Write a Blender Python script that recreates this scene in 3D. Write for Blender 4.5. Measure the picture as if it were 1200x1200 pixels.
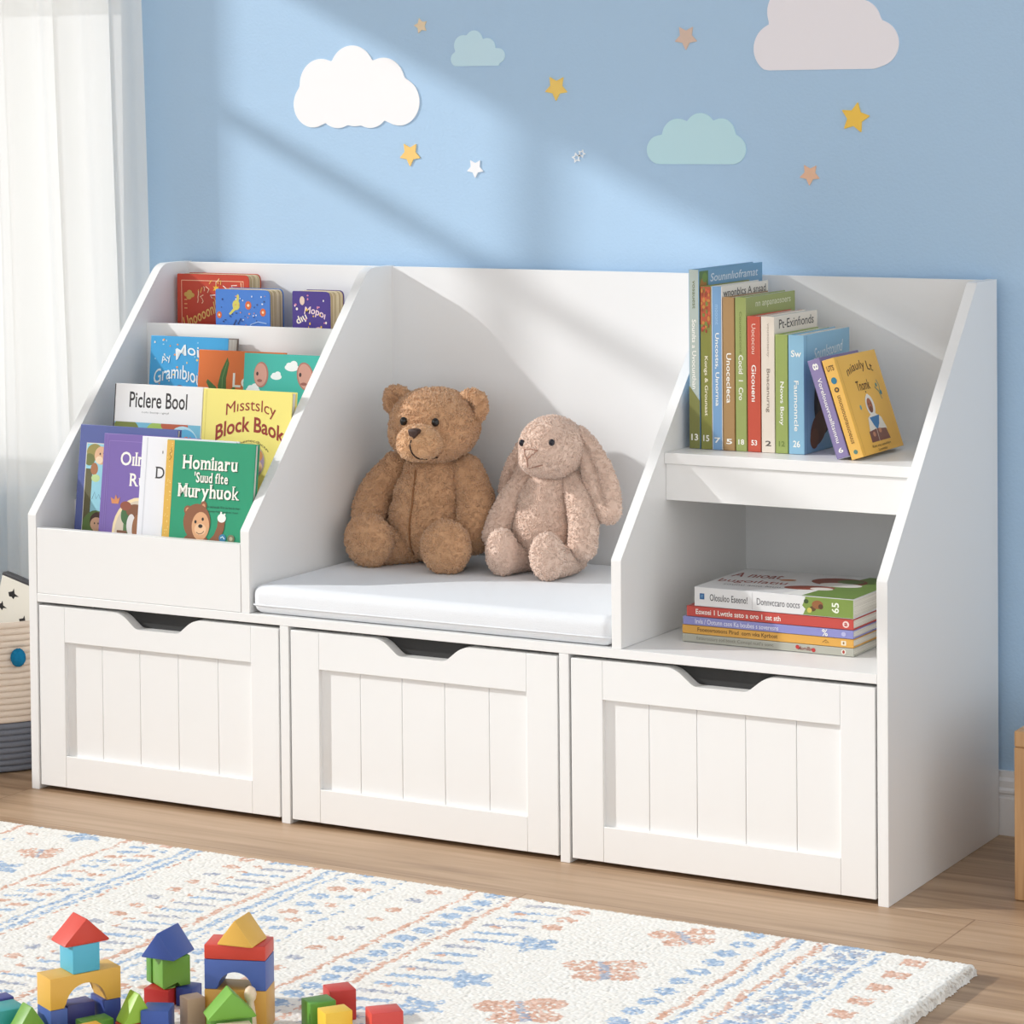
import bpy, bmesh, math, random
import numpy as np
from mathutils import Vector, Matrix, Euler
from mathutils.bvhtree import BVHTree
from mathutils.kdtree import KDTree

PI = math.pi
SC = bpy.context.scene
COL = SC.collection
for _o in list(bpy.data.objects):
    bpy.data.objects.remove(_o)
random.seed(7)

# ------------------------------------------------------------------ camera, light, exposure
cam_d = bpy.data.cameras.new('camera')
cam = bpy.data.objects.new('camera', cam_d)
COL.objects.link(cam)
SC.camera = cam
cam_d.sensor_width = 36.0
cam_d.sensor_fit = 'HORIZONTAL'
cam_d.lens = 3388.77 / 1200 * 36
cam_d.shift_x = (600 - 534.31) / 1200
cam_d.shift_y = (227.09 - 600) / 1200
_yaw, _pit, _rol = 0.5268, -0.0311, 0.0098
_rt = Vector((math.cos(_yaw), math.sin(_yaw), 0))
_fw = Vector((-math.sin(_yaw), math.cos(_yaw), 0))
_up = Vector((0, 0, 1))
_c, _s = math.cos(_pit), math.sin(_pit)
_fw, _up = _fw * _c + _up * _s, _up * _c - _fw * _s
_c, _s = math.cos(_rol), math.sin(_rol)
_rt, _up = _rt * _c - _up * _s, _rt * _s + _up * _c
_m = Matrix.Identity(4)
for _i in range(3):
    _m[_i][0] = _rt[_i]
    _m[_i][1] = _up[_i]
    _m[_i][2] = -_fw[_i]
_m[0][3], _m[1][3], _m[2][3] = 2.3889, -2.9823, 0.8943
cam.matrix_world = _m

world = bpy.data.worlds.new('daylight')
SC.world = world
world.use_nodes = True
_bg = world.node_tree.nodes['Background']
_bg.inputs[0].default_value = (0.995, 1.0, 1.0, 1)
_tc = world.node_tree.nodes.new('ShaderNodeTexCoord')
_sx = world.node_tree.nodes.new('ShaderNodeSeparateXYZ')
_mr = world.node_tree.nodes.new('ShaderNodeMapRange')          # the sky beyond the back window is brighter than the open room side
_mr.inputs['From Min'].default_value = 0.0
_mr.inputs['From Max'].default_value = 0.35
_mr.inputs['To Min'].default_value = 1.14
_mr.inputs['To Max'].default_value = 1.4
world.node_tree.links.new(_tc.outputs['Generated'], _sx.inputs[0])
world.node_tree.links.new(_sx.outputs['Y'], _mr.inputs['Value'])
world.node_tree.links.new(_mr.outputs['Result'], _bg.inputs[1])

sun_d = bpy.data.lights.new('sun', 'SUN')
sun = bpy.data.objects.new('sun', sun_d)
COL.objects.link(sun)
sun_d.energy = 2.8
sun_d.angle = math.radians(1.3)
sun_d.color = (1.0, 0.995, 0.98)
SUN_DIR = Vector((2.2, 1.0, -1.08)).normalized()
sun.rotation_euler = SUN_DIR.to_track_quat('-Z', 'Y').to_euler()
sun.location = (-4, -2, 3)

SC.view_settings.view_transform = 'Standard'
SC.view_settings.look = 'None'
SC.view_settings.gamma = 1.0
SC.view_settings.use_curve_mapping = False
SC.view_settings.exposure = 0.11

# ------------------------------------------------------------------ materials
def lin(c):
    r = []
    for v in c[:3]:
        v = v / 255.0
        r.append(v / 12.92 if v <= 0.04045 else ((v + 0.055) / 1.055) ** 2.4)
    return (r[0], r[1], r[2], 1.0)

_MC = {}
def M(col, rough=0.5, name=None, bump=0.0, bscale=200.0, spec=0.5, sheen=0.0):
    """plain procedural material: one colour, a little value noise, optional bump"""
    key = (tuple(col), rough, bump, bscale, spec, sheen)
    if key in _MC:
        return _MC[key]
    m = bpy.data.materials.new(name or 'paint_%02x%02x%02x' % tuple(int(v) for v in col[:3]))
    m.use_nodes = True
    nt = m.node_tree
    b = nt.nodes['Principled BSDF']
    b.inputs['Base Color'].default_value = lin(col)
    b.inputs['Roughness'].default_value = rough
    b.inputs['Specular IOR Level'].default_value = spec
    if sheen:
        b.inputs['Sheen Weight'].default_value = sheen
        b.inputs['Sheen Roughness'].default_value = 0.5
    if bump:
        tc = nt.nodes.new('ShaderNodeTexCoord')
        n = nt.nodes.new('ShaderNodeTexNoise')
        n.inputs['Scale'].default_value = bscale
        n.inputs['Detail'].default_value = 4
        bp = nt.nodes.new('ShaderNodeBump')
        bp.inputs['Strength'].default_value = bump
        bp.inputs['Distance'].default_value = 0.002
        nt.links.new(tc.outputs['Object'], n.inputs['Vector'])
        nt.links.new(n.outputs['Fac'], bp.inputs['Height'])
        nt.links.new(bp.outputs['Normal'], b.inputs['Normal'])
    _MC[key] = m
    return m

def attr_mat(name, rough=0.9, sheen=0.0, bump=0.0, bscale=300, attr='tint', spec=0.2):
    m = bpy.data.materials.new(name)
    m.use_nodes = True
    nt = m.node_tree
    b = nt.nodes['Principled BSDF']
    a = nt.nodes.new('ShaderNodeAttribute')
    a.attribute_name = attr
    nt.links.new(a.outputs['Color'], b.inputs['Base Color'])
    b.inputs['Roughness'].default_value = rough
    b.inputs['Specular IOR Level'].default_value = spec
    b.inputs['Sheen Weight'].default_value = sheen
    return m

def wood_mat(name, c1, c2, c3, plank=None, rough=0.45, scale=1.0, axis=0):
    """grain stretched along one axis; optional plank joints (brick texture)"""
    m = bpy.data.materials.new(name)
    m.use_nodes = True
    nt = m.node_tree
    L = nt.links.new
    b = nt.nodes['Principled BSDF']
    tc = nt.nodes.new('ShaderNodeTexCoord')
    mp = nt.nodes.new('ShaderNodeMapping')
    s = [26 * scale, 26 * scale, 26 * scale]
    s[axis] = 1.6 * scale
    mp.inputs['Scale'].default_value = s
    L(tc.outputs['Object'], mp.inputs['Vector'])
    vec = mp.outputs['Vector']
    br = None
    if plank:
        br = nt.nodes.new('ShaderNodeTexBrick')
        br.inputs['Scale'].default_value = 1.0
        br.inputs['Brick Width'].default_value = plank[0]
        br.inputs['Row Height'].default_value = plank[1]
        br.inputs['Mortar Size'].default_value = 0.0011
        br.inputs['Mortar Smooth'].default_value = 0.3
        br.inputs['Color1'].default_value = (0, 0, 0, 1)
        br.inputs['Color2'].default_value = (1, 1, 1, 1)
        br.inputs['Mortar'].default_value = (0.5, 0.5, 0.5, 1)
        br.offset = 0.37
        L(tc.outputs['Object'], br.inputs['Vector'])
        sh = nt.nodes.new('ShaderNodeVectorMath')
        sh.operation = 'MULTIPLY_ADD'
        sh.inputs[1].default_value = (7.0, 3.0, 5.0)
        L(br.outputs['Color'], sh.inputs[0])
        L(vec, sh.inputs[2])
        vec = sh.outputs['Vector']
    n1 = nt.nodes.new('ShaderNodeTexNoise')
    n1.inputs['Scale'].default_value = 1.0
    n1.inputs['Detail'].default_value = 6
    n1.inputs['Distortion'].default_value = 0.8
    L(vec, n1.inputs['Vector'])
    n2 = nt.nodes.new('ShaderNodeTexNoise')
    n2.inputs['Scale'].default_value = 5.0
    n2.inputs['Detail'].default_value = 5
    L(vec, n2.inputs['Vector'])
    add = nt.nodes.new('ShaderNodeMath')
    add.operation = 'MULTIPLY_ADD'
    add.inputs[1].default_value = 0.35
    L(n2.outputs['Fac'], add.inputs[0])
    L(n1.outputs['Fac'], add.inputs[2])
    rp = nt.nodes.new('ShaderNodeValToRGB')
    rp.color_ramp.elements[0].position = 0.5
    rp.color_ramp.elements[0].color = lin(c1)
    rp.color_ramp.elements[1].position = 0.88
    rp.color_ramp.elements[1].color = lin(c3)
    e = rp.color_ramp.elements.new(0.68)
    e.color = lin(c2)
    L(add.outputs[0], rp.inputs['Fac'])
    out = rp.outputs['Color']
    if br:
        mx = nt.nodes.new('ShaderNodeMix')
        mx.data_type = 'RGBA'
        mx.blend_type = 'MULTIPLY'
        L(br.outputs['Fac'], mx.inputs[0])
        L(out, mx.inputs[6])
        mx.inputs[7].default_value = (0.72, 0.66, 0.60, 1)
        hv = nt.nodes.new('ShaderNodeHueSaturation')
        mr = nt.nodes.new('ShaderNodeMapRange')
        mr.inputs['To Min'].default_value = 0.93
        mr.inputs['To Max'].default_value = 1.06
        L(br.outputs['Color'], mr.inputs['Value'])
        L(mr.outputs['Result'], hv.inputs['Value'])
        L(mx.outputs[2], hv.inputs['Color'])
        out = hv.outputs['Color']
    L(out, b.inputs['Base Color'])
    b.inputs['Roughness'].default_value = rough
    bp = nt.nodes.new('ShaderNodeBump')
    bp.inputs['Strength'].default_value = 0.08
    bp.inputs['Distance'].default_value = 0.001
    L(add.outputs[0], bp.inputs['Height'])
    L(bp.outputs['Normal'], b.inputs['Normal'])
    return m

def sheer_mat():
    m = bpy.data.materials.new('sheer_voile')
    m.use_nodes = True
    nt = m.node_tree
    L = nt.links.new
    nt.nodes.remove(nt.nodes['Principled BSDF'])
    out = nt.nodes['Material Output']
    d = nt.nodes.new('ShaderNodeBsdfDiffuse')
    d.inputs['Color'].default_value = lin((246, 246, 243))
    t = nt.nodes.new('ShaderNodeBsdfTranslucent')
    t.inputs['Color'].default_value = lin((250, 249, 245))
    tr = nt.nodes.new('ShaderNodeBsdfTransparent')
    a = nt.nodes.new('ShaderNodeMixShader')
    a.inputs[0].default_value = 0.5
    L(d.outputs[0], a.inputs[1])
    L(t.outputs[0], a.inputs[2])
    c = nt.nodes.new('ShaderNodeMixShader')
    c.inputs[0].default_value = 0.16
    L(a.outputs[0], c.inputs[1])
    L(tr.outputs[0], c.inputs[2])
    L(c.outputs[0], out.inputs['Surface'])
    return m

def glass_mat():
    m = bpy.data.materials.new('window_glass')
    m.use_nodes = True
    nt = m.node_tree
    L = nt.links.new
    nt.nodes.remove(nt.nodes['Principled BSDF'])
    out = nt.nodes['Material Output']
    g = nt.nodes.new('ShaderNodeBsdfGlossy')
    g.inputs['Roughness'].default_value = 0.02
    tr = nt.nodes.new('ShaderNodeBsdfTransparent')
    c = nt.nodes.new('ShaderNodeMixShader')
    c.inputs[0].default_value = 0.06
    L(tr.outputs[0], c.inputs[1])
    L(g.outputs[0], c.inputs[2])
    L(c.outputs[0], out.inputs['Surface'])
    return m

WHITE = M((242, 242, 241), 0.38, 'white_lacquer')
WHITE2 = M((239, 240, 241), 0.45, 'white_panel')

# ------------------------------------------------------------------ object helpers
def obj(name, me, mats=None, parent=None, smooth=None, loc=None):
    """link a bmesh or mesh as ONE object"""
    if isinstance(me, bmesh.types.BMesh):
        bm = me
        me = bpy.data.meshes.new(name)
        bmesh.ops.recalc_face_normals(bm, faces=bm.faces)
        bm.to_mesh(me)
        bm.free()
    if mats is not None:
        if not isinstance(mats, (list, tuple)):
            mats = [mats]
        if not len(me.materials):
            for m in mats:
                me.materials.append(m)
    if smooth is not None:
        if smooth == 'auto':
            me.polygons.foreach_set('use_smooth', [True] * len(me.polygons))
            me.set_sharp_from_angle(angle=math.radians(32))
        else:
            me.polygons.foreach_set('use_smooth', [bool(smooth)] * len(me.polygons))
    o = bpy.data.objects.new(name, me)
    COL.objects.link(o)
    if parent:
        o.parent = parent
    if loc is not None:
        o.location = loc
    return o

def tag(o, label, cat, group=None, kind=None):
    o['label'] = label
    o['category'] = cat
    if group:
        o['group'] = group
    if kind:
        o['kind'] = kind
    return o

def thing(name, label, cat, loc=(0, 0, 0), rot=(0, 0, 0), group=None):
    o = bpy.data.objects.new(name, None)
    o.empty_display_size = 0.02
    COL.objects.link(o)
    o.location = loc
    o.rotation_euler = rot
    return tag(o, label, cat, group)

def struct(name, bm, m, parent=None, smooth=None):
    o = obj(name, bm, m, parent, smooth)
    if not parent:
        o['kind'] = 'structure'
    return o

def add_box(bm, x0, x1, y0, y1, z0, z1, bev=0.0, seg=2, mi=0):
    r = bmesh.ops.create_cube(bm, size=1.0)
    vs = r['verts']
    for v in vs:
        v.co = Vector(((x0 + x1) / 2 + v.co.x * (x1 - x0), (y0 + y1) / 2 + v.co.y * (y1 - y0), (z0 + z1) / 2 + v.co.z * (z1 - z0)))
    fs = set(f for v in vs for f in v.link_faces)
    for f in fs:
        f.material_index = mi
    if bev > 0:
        es = list(set(e for v in vs for e in v.link_edges))
        r2 = bmesh.ops.bevel(bm, geom=es, offset=bev, segments=seg, profile=0.5, affect='EDGES')
        for f in r2['faces']:
            f.material_index = mi
            f.smooth = True
    return vs

def box(x0, x1, y0, y1, z0, z1, bev=0.0, seg=2):
    bm = bmesh.new()
    add_box(bm, x0, x1, y0, y1, z0, z1, bev, seg)
    return bm

def add_prism(bm, pts, f0, f1, bev=0.0, seg=2, mi=0):
    """extrude a closed 2-D outline; f0/f1 map (u,v) to the two end faces"""
    a = [bm.verts.new(f0(u, v)) for u, v in pts]
    b = [bm.verts.new(f1(u, v)) for u, v in pts]
    n = len(pts)
    fs = [bm.faces.new(a), bm.faces.new(list(reversed(b)))]
    for i in range(n):
        j = (i + 1) % n
        fs.append(bm.faces.new((a[j], a[i], b[i], b[j])))
    for f in fs:
        f.material_index = mi
    if bev > 0:
        es = list(set(e for f in fs[:2] for e in f.edges))
        bmesh.ops.bevel(bm, geom=es, offset=bev, segments=seg, profile=0.5, affect='EDGES')
    return fs

def prism_x(pts, x0, x1, bev=0.0):
    bm = bmesh.new()
    add_prism(bm, pts, lambda u, v: (x0, u, v), lambda u, v: (x1, u, v), bev)
    return bm

def prism_y(pts, y0, y1, bev=0.0):
    bm = bmesh.new()
    add_prism(bm, pts, lambda u, v: (u, y0, v), lambda u, v: (u, y1, v), bev)
    return bm

def round_poly(pts, radii, n=6):
    """round the corners of a polygon"""
    out = []
    k = len(pts)
    for i in range(k):
        p = Vector(pts[i])
        r = radii[i]
        if r <= 0:
            out.append((p.x, p.y))
            continue
        a = (Vector(pts[i - 1]) - p)
        b = (Vector(pts[(i + 1) % k]) - p)
        la, lb = a.length, b.length
        a.normalize()
        b.normalize()
        ang = a.angle(b)
        d = min(r / math.tan(ang / 2), la * 0.49, lb * 0.49)
        p0, p1 = p + a * d, p + b * d
        for q in range(n + 1):
            t = q / n
            pt = p0 * (1 - t) ** 2 + p * 2 * t * (1 - t) + p1 * t * t
            out.append((pt.x, pt.y))
    return out

def add_tube(bm, path, r, n=8, mi=0, caps=True):
    path = [Vector(p) for p in path]
    rings = []
    for i, p in enumerate(path):
        d = (path[min(i + 1, len(path) - 1)] - path[max(i - 1, 0)]).normalized()
        up = Vector((0, 0, 1)) if abs(d.z) < 0.9 else Vector((1, 0, 0))
        s = d.cross(up).normalized()
        u = s.cross(d).normalized()
        rr = r[i] if isinstance(r, (list, tuple)) else r
        rings.append([bm.verts.new(p + (s * math.cos(2 * PI * k / n) + u * math.sin(2 * PI * k / n)) * rr) for k in range(n)])
    for a, b in zip(rings[:-1], rings[1:]):
        for k in range(n):
            f = bm.faces.new((a[k], a[(k + 1) % n], b[(k + 1) % n], b[k]))
            f.smooth = True
            f.material_index = mi
    if caps:
        bm.faces.new(list(reversed(rings[0]))).material_index = mi
        bm.faces.new(rings[-1]).material_index = mi

def add_lathe(bm, prof, c=(0, 0, 0), n=48, mi=0):
    rings = []
    for r, z in prof:
        rings.append([bm.verts.new((c[0] + r * math.cos(2 * PI * k / n), c[1] + r * math.sin(2 * PI * k / n), c[2] + z)) for k in range(n)])
    for a, b in zip(rings[:-1], rings[1:]):
        for k in range(n):
            f = bm.faces.new((a[k], a[(k + 1) % n], b[(k + 1) % n], b[k]))
            f.smooth = True
            f.material_index = mi
    return rings

def add_ell(bm, c, r, rot=None, seg=24, ring=16, mi=0):
    res = bmesh.ops.create_uvsphere(bm, u_segments=seg, v_segments=ring, radius=1.0)
    mt = Matrix.Translation(c) @ (Euler(rot).to_matrix().to_4x4() if rot else Matrix.Identity(4)) @ Matrix.Diagonal((r[0], r[1], r[2], 1))
    for v in res['verts']:
        v.co = mt @ v.co
    for f in set(f for v in res['verts'] for f in v.link_faces):
        f.material_index = mi
        f.smooth = True

# ------------------------------------------------------------------ lettering and flat artwork
_TC = {}
def text_geo(s, bold=0.0, shear=0.0, space=1.0):
    key = (s, bold, shear, space)
    if key in _TC:
        return _TC[key]
    cu = bpy.data.curves.new('lettering', 'FONT')
    cu.body = s
    cu.size = 1.0
    cu.resolution_u = 3
    cu.offset = bold
    cu.shear = shear
    cu.space_character = space
    cu.align_x = 'CENTER'
    o = bpy.data.objects.new('lettering', cu)
    COL.objects.link(o)
    dg = bpy.context.evaluated_depsgraph_get()
    me = o.evaluated_get(dg).to_mesh()
    vs = np.array([v.co[:2] for v in me.vertices], dtype=float).reshape(-1, 2)
    fs = [tuple(p.vertices) for p in me.polygons]
    o.evaluated_get(dg).to_mesh_clear()
    bpy.data.objects.remove(o)
    bpy.data.curves.remove(cu)
    _TC[key] = (vs, fs)
    return _TC[key]

class Art:
    """flat printed shapes and lettering on one face of a thing; frame maps (u, v, off) in metres to local xyz"""
    def __init__(self, frame, unit=0.001, off=0.00016, step=0.000008):
        self.f, self.u, self.off, self.step = frame, unit, off, step
        self.v, self.p, self.mi, self.mats = [], [], [], []
        self.names, self.pn = [], ''
    def _m(self, col):
        m = M(col, 0.5)
        if m not in self.mats:
            self.mats.append(m)
        return self.mats.index(m)
    def _add(self, pts, faces, col):
        k = len(self.v)
        for (x, y) in pts:
            self.v.append(self.f(x * self.u, y * self.u, self.off))
        i = self._m(col)
        for f in faces:
            self.p.append([k + q for q in f])
            self.mi.append(i)
            self.names.append(self.pn)
        self.off += self.step
    def poly(self, pts, col):
        self._add(pts, [list(range(len(pts)))], col)
        return self
    def rect(self, x0, y0, x1, y1, col):
        return self.poly([(x0, y0), (x1, y0), (x1, y1), (x0, y1)], col)
    def ell(self, cx, cy, rx, ry, col, rot=0.0, n=28, clip=None):
        pts = []
        for i in range(n):
            a = 2 * PI * i / n
            x, y = rx * math.cos(a), ry * math.sin(a)
            px, py = cx + x * math.cos(rot) - y * math.sin(rot), cy + x * math.sin(rot) + y * math.cos(rot)
            if clip:
                px, py = min(max(px, clip[0]), clip[2]), min(max(py, clip[1]), clip[3])
            pts.append((px, py))
        return self.poly(pts, col)
    def star(self, cx, cy, r, col, rot=0.0, k=0.45, n=5):
        pts = []
        for i in range(2 * n):
            a = PI / 2 + rot + PI * i / n
            q = r if i % 2 == 0 else r * k
            pts.append((cx + q * math.cos(a), cy + q * math.sin(a)))
        return self.poly(pts, col)
    def line(self, pts, w, col):
        k = len(pts)
        L, R = [], []
        for i in range(k):
            a = Vector(pts[max(i - 1, 0)])
            b = Vector(pts[min(i + 1, k - 1)])
            d = (b - a).normalized()
            nrm = Vector((-d.y, d.x)) * w / 2
            p = Vector(pts[i])
            L.append(tuple(p + nrm))
            R.append(tuple(p - nrm))
        fs = [[i, i + 1, 2 * k - 2 - i, 2 * k - 1 - i] for i in range(k - 1)]
        self._add(L + list(reversed(R)), fs, col)
        return self
    def frame(self, x0, y0, x1, y1, w, col):
        for a in ((x0, y0, x1, y0 + w), (x0, y1 - w, x1, y1), (x0, y0, x0 + w, y1), (x1 - w, y0, x1, y1)):
            self.rect(*a, col)
        return self
    def text(self, s, cx, cy, w, h, col, bold=0.0, shear=0.0, bend=0.0, rot=0.0, serif=False, clip=None):
        """centre (cx, cy), total width w, height h of the letter box; bend lifts (+) the middle"""
        vs, fs = text_geo(s, bold, shear)
        lo, hi = vs.min(0), vs.max(0)
        q = (vs - (lo + hi) / 2) / (hi - lo) * np.array([w, h])
        if bend:
            q[:, 1] += bend * (1 - (2 * q[:, 0] / w) ** 2)
        c, sn = math.cos(rot), math.sin(rot)
        q = np.stack([cx + q[:, 0] * c - q[:, 1] * sn, cy + q[:, 0] * sn + q[:, 1] * c], 1)
        if clip:
            ok = [f for f in fs if max(q[i][0] for i in f) < clip]
            fs = ok
        self._add([tuple(a) for a in q], fs, col)
        return self
    def part(self, name):
        self.pn = name
        return self
    SER = {'H': 'bl br tl tr', 'M': 'bl br tl tr', 'R': 'bl br tl', 'D': 'bl tl', 'm': 'bl bc br tl', 'n': 'bl br tl', 'h': 'bl br tl', 'i': 'bc xl',
           'ı': 'bc tl', 'r': 'bl tl', 'u': 'tl tr br', 'k': 'bl br tl', 'f': 'bc', 'l': 'bc tl', 'd': 'tr br', 'y': 'tl tr', 'a': 'br'}
    def serif(self, s, cx, cy, w, h, col, bold=.02):
        """roman lettering: each letter laid out on its own, slabs at the stem ends; h = height of a capital"""
        gl, x = [], 0.0
        for ch in s:
            if ch == ' ':
                x += .26
                continue
            vs, fs = text_geo(ch, bold * .2 if ch in 'MKk' else bold)
            lo, hi = vs.min(0), vs.max(0)
            gl.append((ch, vs - np.array([lo[0] - x, 0]), fs, x, x + hi[0] - lo[0], lo[1], hi[1]))
            x += hi[0] - lo[0] + .085
        x -= .085
        sx, sy = w / x, h / .73
        tr = lambda p: (cx - w / 2 + p[0] * sx, cy - h / 2 + p[1] * sy)
        for ch, vs, fs, x0, x1, y0, y1 in gl:
            o0 = self.off
            self._add([tr(p) for p in vs], fs, col)
            st = .052 + bold
            for k in self.SER.get(ch, '').split():
                xc = x0 + st if k[1] == 'l' else x1 - st if k[1] == 'r' else (x0 + x1) / 2
                yb = 0.0 if k[0] == 'b' else y1 - .045 if k[0] == 't' else .50
                hw = .105 if k[1] != 'c' else .12
                if k[0] == 'x':
                    xc -= .04
                self._add([tr(p) for p in ((xc - hw, yb), (xc + hw, yb), (xc + hw, yb + .045), (xc - hw, yb + .045))], [[0, 1, 2, 3]], col)
            self.off = o0
        self.off += self.step * 2
        return self
    def build(self, name, parent):
        out = None
        for pn in dict.fromkeys(self.names):
            sel = [k for k in range(len(self.p)) if self.names[k] == pn]
            used = sorted(set(i for k in sel for i in self.p[k]))
            ix = {a: c for c, a in enumerate(used)}
            mu = sorted(set(self.mi[k] for k in sel))
            me = bpy.data.meshes.new(pn or name)
            me.from_pydata([self.v[i] for i in used], [], [[ix[i] for i in self.p[k]] for k in sel])
            for m in mu:
                me.materials.append(self.mats[m])
            me.polygons.foreach_set('material_index', [mu.index(self.mi[k]) for k in sel])
            me.update()
            out = obj(pn or name, me, None, parent)
        return out

def mesh_from(name, v, f):
    me = bpy.data.meshes.new(name)
    me.from_pydata(v, [], f)
    me.update()
    return me

# ================================================================== THE ROOM
D, H, ZB, ZS, YT = 0.3587, 0.6763, 0.2587, 0.3624, 0.2901
W, T = 1.2, 0.0128
X1, X2, U1, U2 = 0.3944, 0.7881, 0.3360, 0.8574
YW = 0.372                                   # face of the back wall
XL = -0.95                                   # face of the left wall
HC = 2.45

floor_m = wood_mat('oak_floor', (154, 124, 96), (182, 151, 120), (200, 170, 140), plank=(1.3, 0.14), rough=0.42)
wall_m = M((180, 211, 240), 0.85, 'blue_wall_paint', bump=0.25, bscale=260, spec=0.25)
side_m = M((236, 234, 230), 0.85, 'white_wall_paint', bump=0.2, bscale=260, spec=0.25)
trim_m = M((240, 241, 243), 0.45, 'white_trim')
ceil_m = M((240, 240, 240), 0.9, 'ceiling_paint')

struct('floor', box(XL - 0.1, 3.3, -4.2, YW + 0.1, -0.05, 0.0), floor_m)
struct('ceiling', box(XL - 0.1, 3.3, -4.2, YW + 0.1, HC, HC + 0.05), ceil_m)

# back wall with the window opening behind the curtain
WX0, WX1, WZ0, WZ1 = -0.86, -0.115, 0.33, 1.9
bm = bmesh.new()
for a in ((XL - 0.1, WX0, 0, HC), (WX1, 3.3, 0, HC), (WX0, WX1, 0, WZ0), (WX0, WX1, WZ1, HC)):
    add_box(bm, a[0], a[1], YW, YW + 0.1, a[2], a[3])
struct('wall_back', bm, wall_m)
# left wall with the large window the sun comes through (outside the picture)
LY0, LY1, LZ0, LZ1 = -2.2, -0.085, 0.45, 1.66
bm = bmesh.new()
for a in ((-4.2, LY0, 0, HC), (LY1, YW + 0.1, 0, HC), (LY0, LY1, 0, LZ0), (LY0, LY1, LZ1, HC)):
    add_box(bm, XL - 0.1, XL, a[0], a[1], a[2], a[3])
struct('wall_left', bm, side_m)

gl = glass_mat()
win = struct('window_1', box(WX0, WX1, YW + 0.03, YW + 0.07, WZ0, WZ0 + 0.04), trim_m)
bm = bmesh.new()
add_box(bm, WX0, WX0 + 0.04, YW + 0.03, YW + 0.07, WZ0, WZ1)
add_box(bm, WX1 - 0.012, WX1, YW + 0.03, YW + 0.07, WZ0, WZ1)
add_box(bm, WX0, WX1, YW + 0.03, YW + 0.07, WZ1 - 0.04, WZ1)
add_box(bm, WX0, WX1, YW + 0.04, YW + 0.06, 1.03, 1.055)
obj('window_frame', bm, trim_m, win)
obj('pane', box(WX0, WX1, YW + 0.048, YW + 0.052, WZ0, WZ1), gl, win)

win = struct('window_2', box(XL - 0.07, XL - 0.03, LY0, LY1, LZ0, LZ0 + 0.04), trim_m)
bm = bmesh.new()
add_box(bm, XL - 0.07, XL - 0.03, LY0, LY1, LZ1 - 0.03, LZ1)
add_box(bm, XL - 0.07, XL - 0.03, LY1 - 0.02, LY1, LZ0, LZ1)
add_box(bm, XL - 0.07, XL - 0.03, LY0, LY0 + 0.04, LZ0, LZ1)
add_box(bm, XL - 0.06, XL - 0.04, LY0, LY1, 1.394, 1.417)
add_box(bm, XL - 0.06, XL - 0.04, -0.352, -0.326, LZ0, LZ1)
obj('window_frame', bm, trim_m, win)
obj('pane', box(XL - 0.052, XL - 0.048, LY0, LY1, LZ0, LZ1), gl, win)

# moulded baseboard along the back wall
prof = [(YW, 0), (YW - 0.0115, 0), (YW - 0.0115, 0.045), (YW - 0.0095, 0.047), (YW - 0.0095, 0.050), (YW - 0.0115, 0.052),
        (YW - 0.0115, 0.055), (YW - 0.009, 0.058), (YW - 0.009, 0.066), (YW - 0.006, 0.070), (YW - 0.006, 0.0775), (YW, 0.0775)]
struct('baseboard_back', prism_x(prof, XL, 3.2), trim_m)

# ================================================================== THE STORAGE BENCH
bench = thing('storage_bench', 'long white storage bench with book rack, seat, shelf and three drawers', 'storage bench')
def side_profile(y0, z0):
    return round_poly([(y0, z0), (y0, ZS), (YT + (0.002 if y0 else 0), H), (D, H), (D, z0)], [0, 0.006, 0.035, 0, 0], 8)
def side_profile_sharp():
    return round_poly([(0, 0), (0, ZS), (YT, H), (D, H), (D, 0)], [0, 0.004, 0.004, 0, 0], 4)
obj('side_panel', prism_x(side_profile(0, 0), 0, T, 0.0007), WHITE, bench)
obj('side_panel', prism_x(side_profile_sharp(), W - T, W, 0.0007), WHITE, bench)
for u in (U1, U2):
    obj('partition', prism_x(side_profile(0.0012, ZB + 0.0002), u, u + T, 0.0007), WHITE, bench)
obj('back_panel', box(T, W - T, D - 0.008, D - 0.001, 0.005, H - 0.001, 0.0004), WHITE2, bench)
obj('bench_top', box(T + 0.0002, W - T - 0.0002, 0.0, D - 0.008, ZB - 0.0112, ZB, 0.0006), WHITE, bench)
for x in (X1, X2):
    obj('drawer_divider', box(x, x + T, 0.0, D - 0.009, 0.0, ZB - 0.0114, 0.0006), WHITE, bench)
obj('front_panel', box(T + 0.0002, U1 - 0.0002, 0.0006, 0.0122, ZB + 0.0003, 0.3448, 0.0006), WHITE, bench)
SHY, SHZ = 0.1175, 0.4755
obj('shelf', box(U2 + T + 0.0002, W - T - 0.0002, SHY, D - 0.008, SHZ - 0.0132, SHZ, 0.0006), WHITE, bench)
obj('shelf_apron', box(U2 + T + 0.0002, W - T - 0.0002, SHY + 0.0035, SHY + 0.0155, SHZ - 0.057, SHZ - 0.0136, 0.0005), WHITE, bench)
for (y, zb, zt) in ((0.082, ZB, 0.372), (0.150, 0.335, 0.445), (0.249, 0.400, 0.5965)):
    obj('tier_panel', box(T + 0.0002, U1 - 0.0002, y, y + 0.008, zb + 0.0003, zt, 0.0006), WHITE, bench)
for (y0, y1, z) in ((0.0903, 0.1498, 0.335), (0.1583, 0.2488, 0.400), (0.2573, D - 0.0083, 0.490)):
    obj('tier_floor', box(T + 0.0002, U1 - 0.0002, y0, y1, z - 0.006, z, 0.0004), WHITE, bench)

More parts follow.
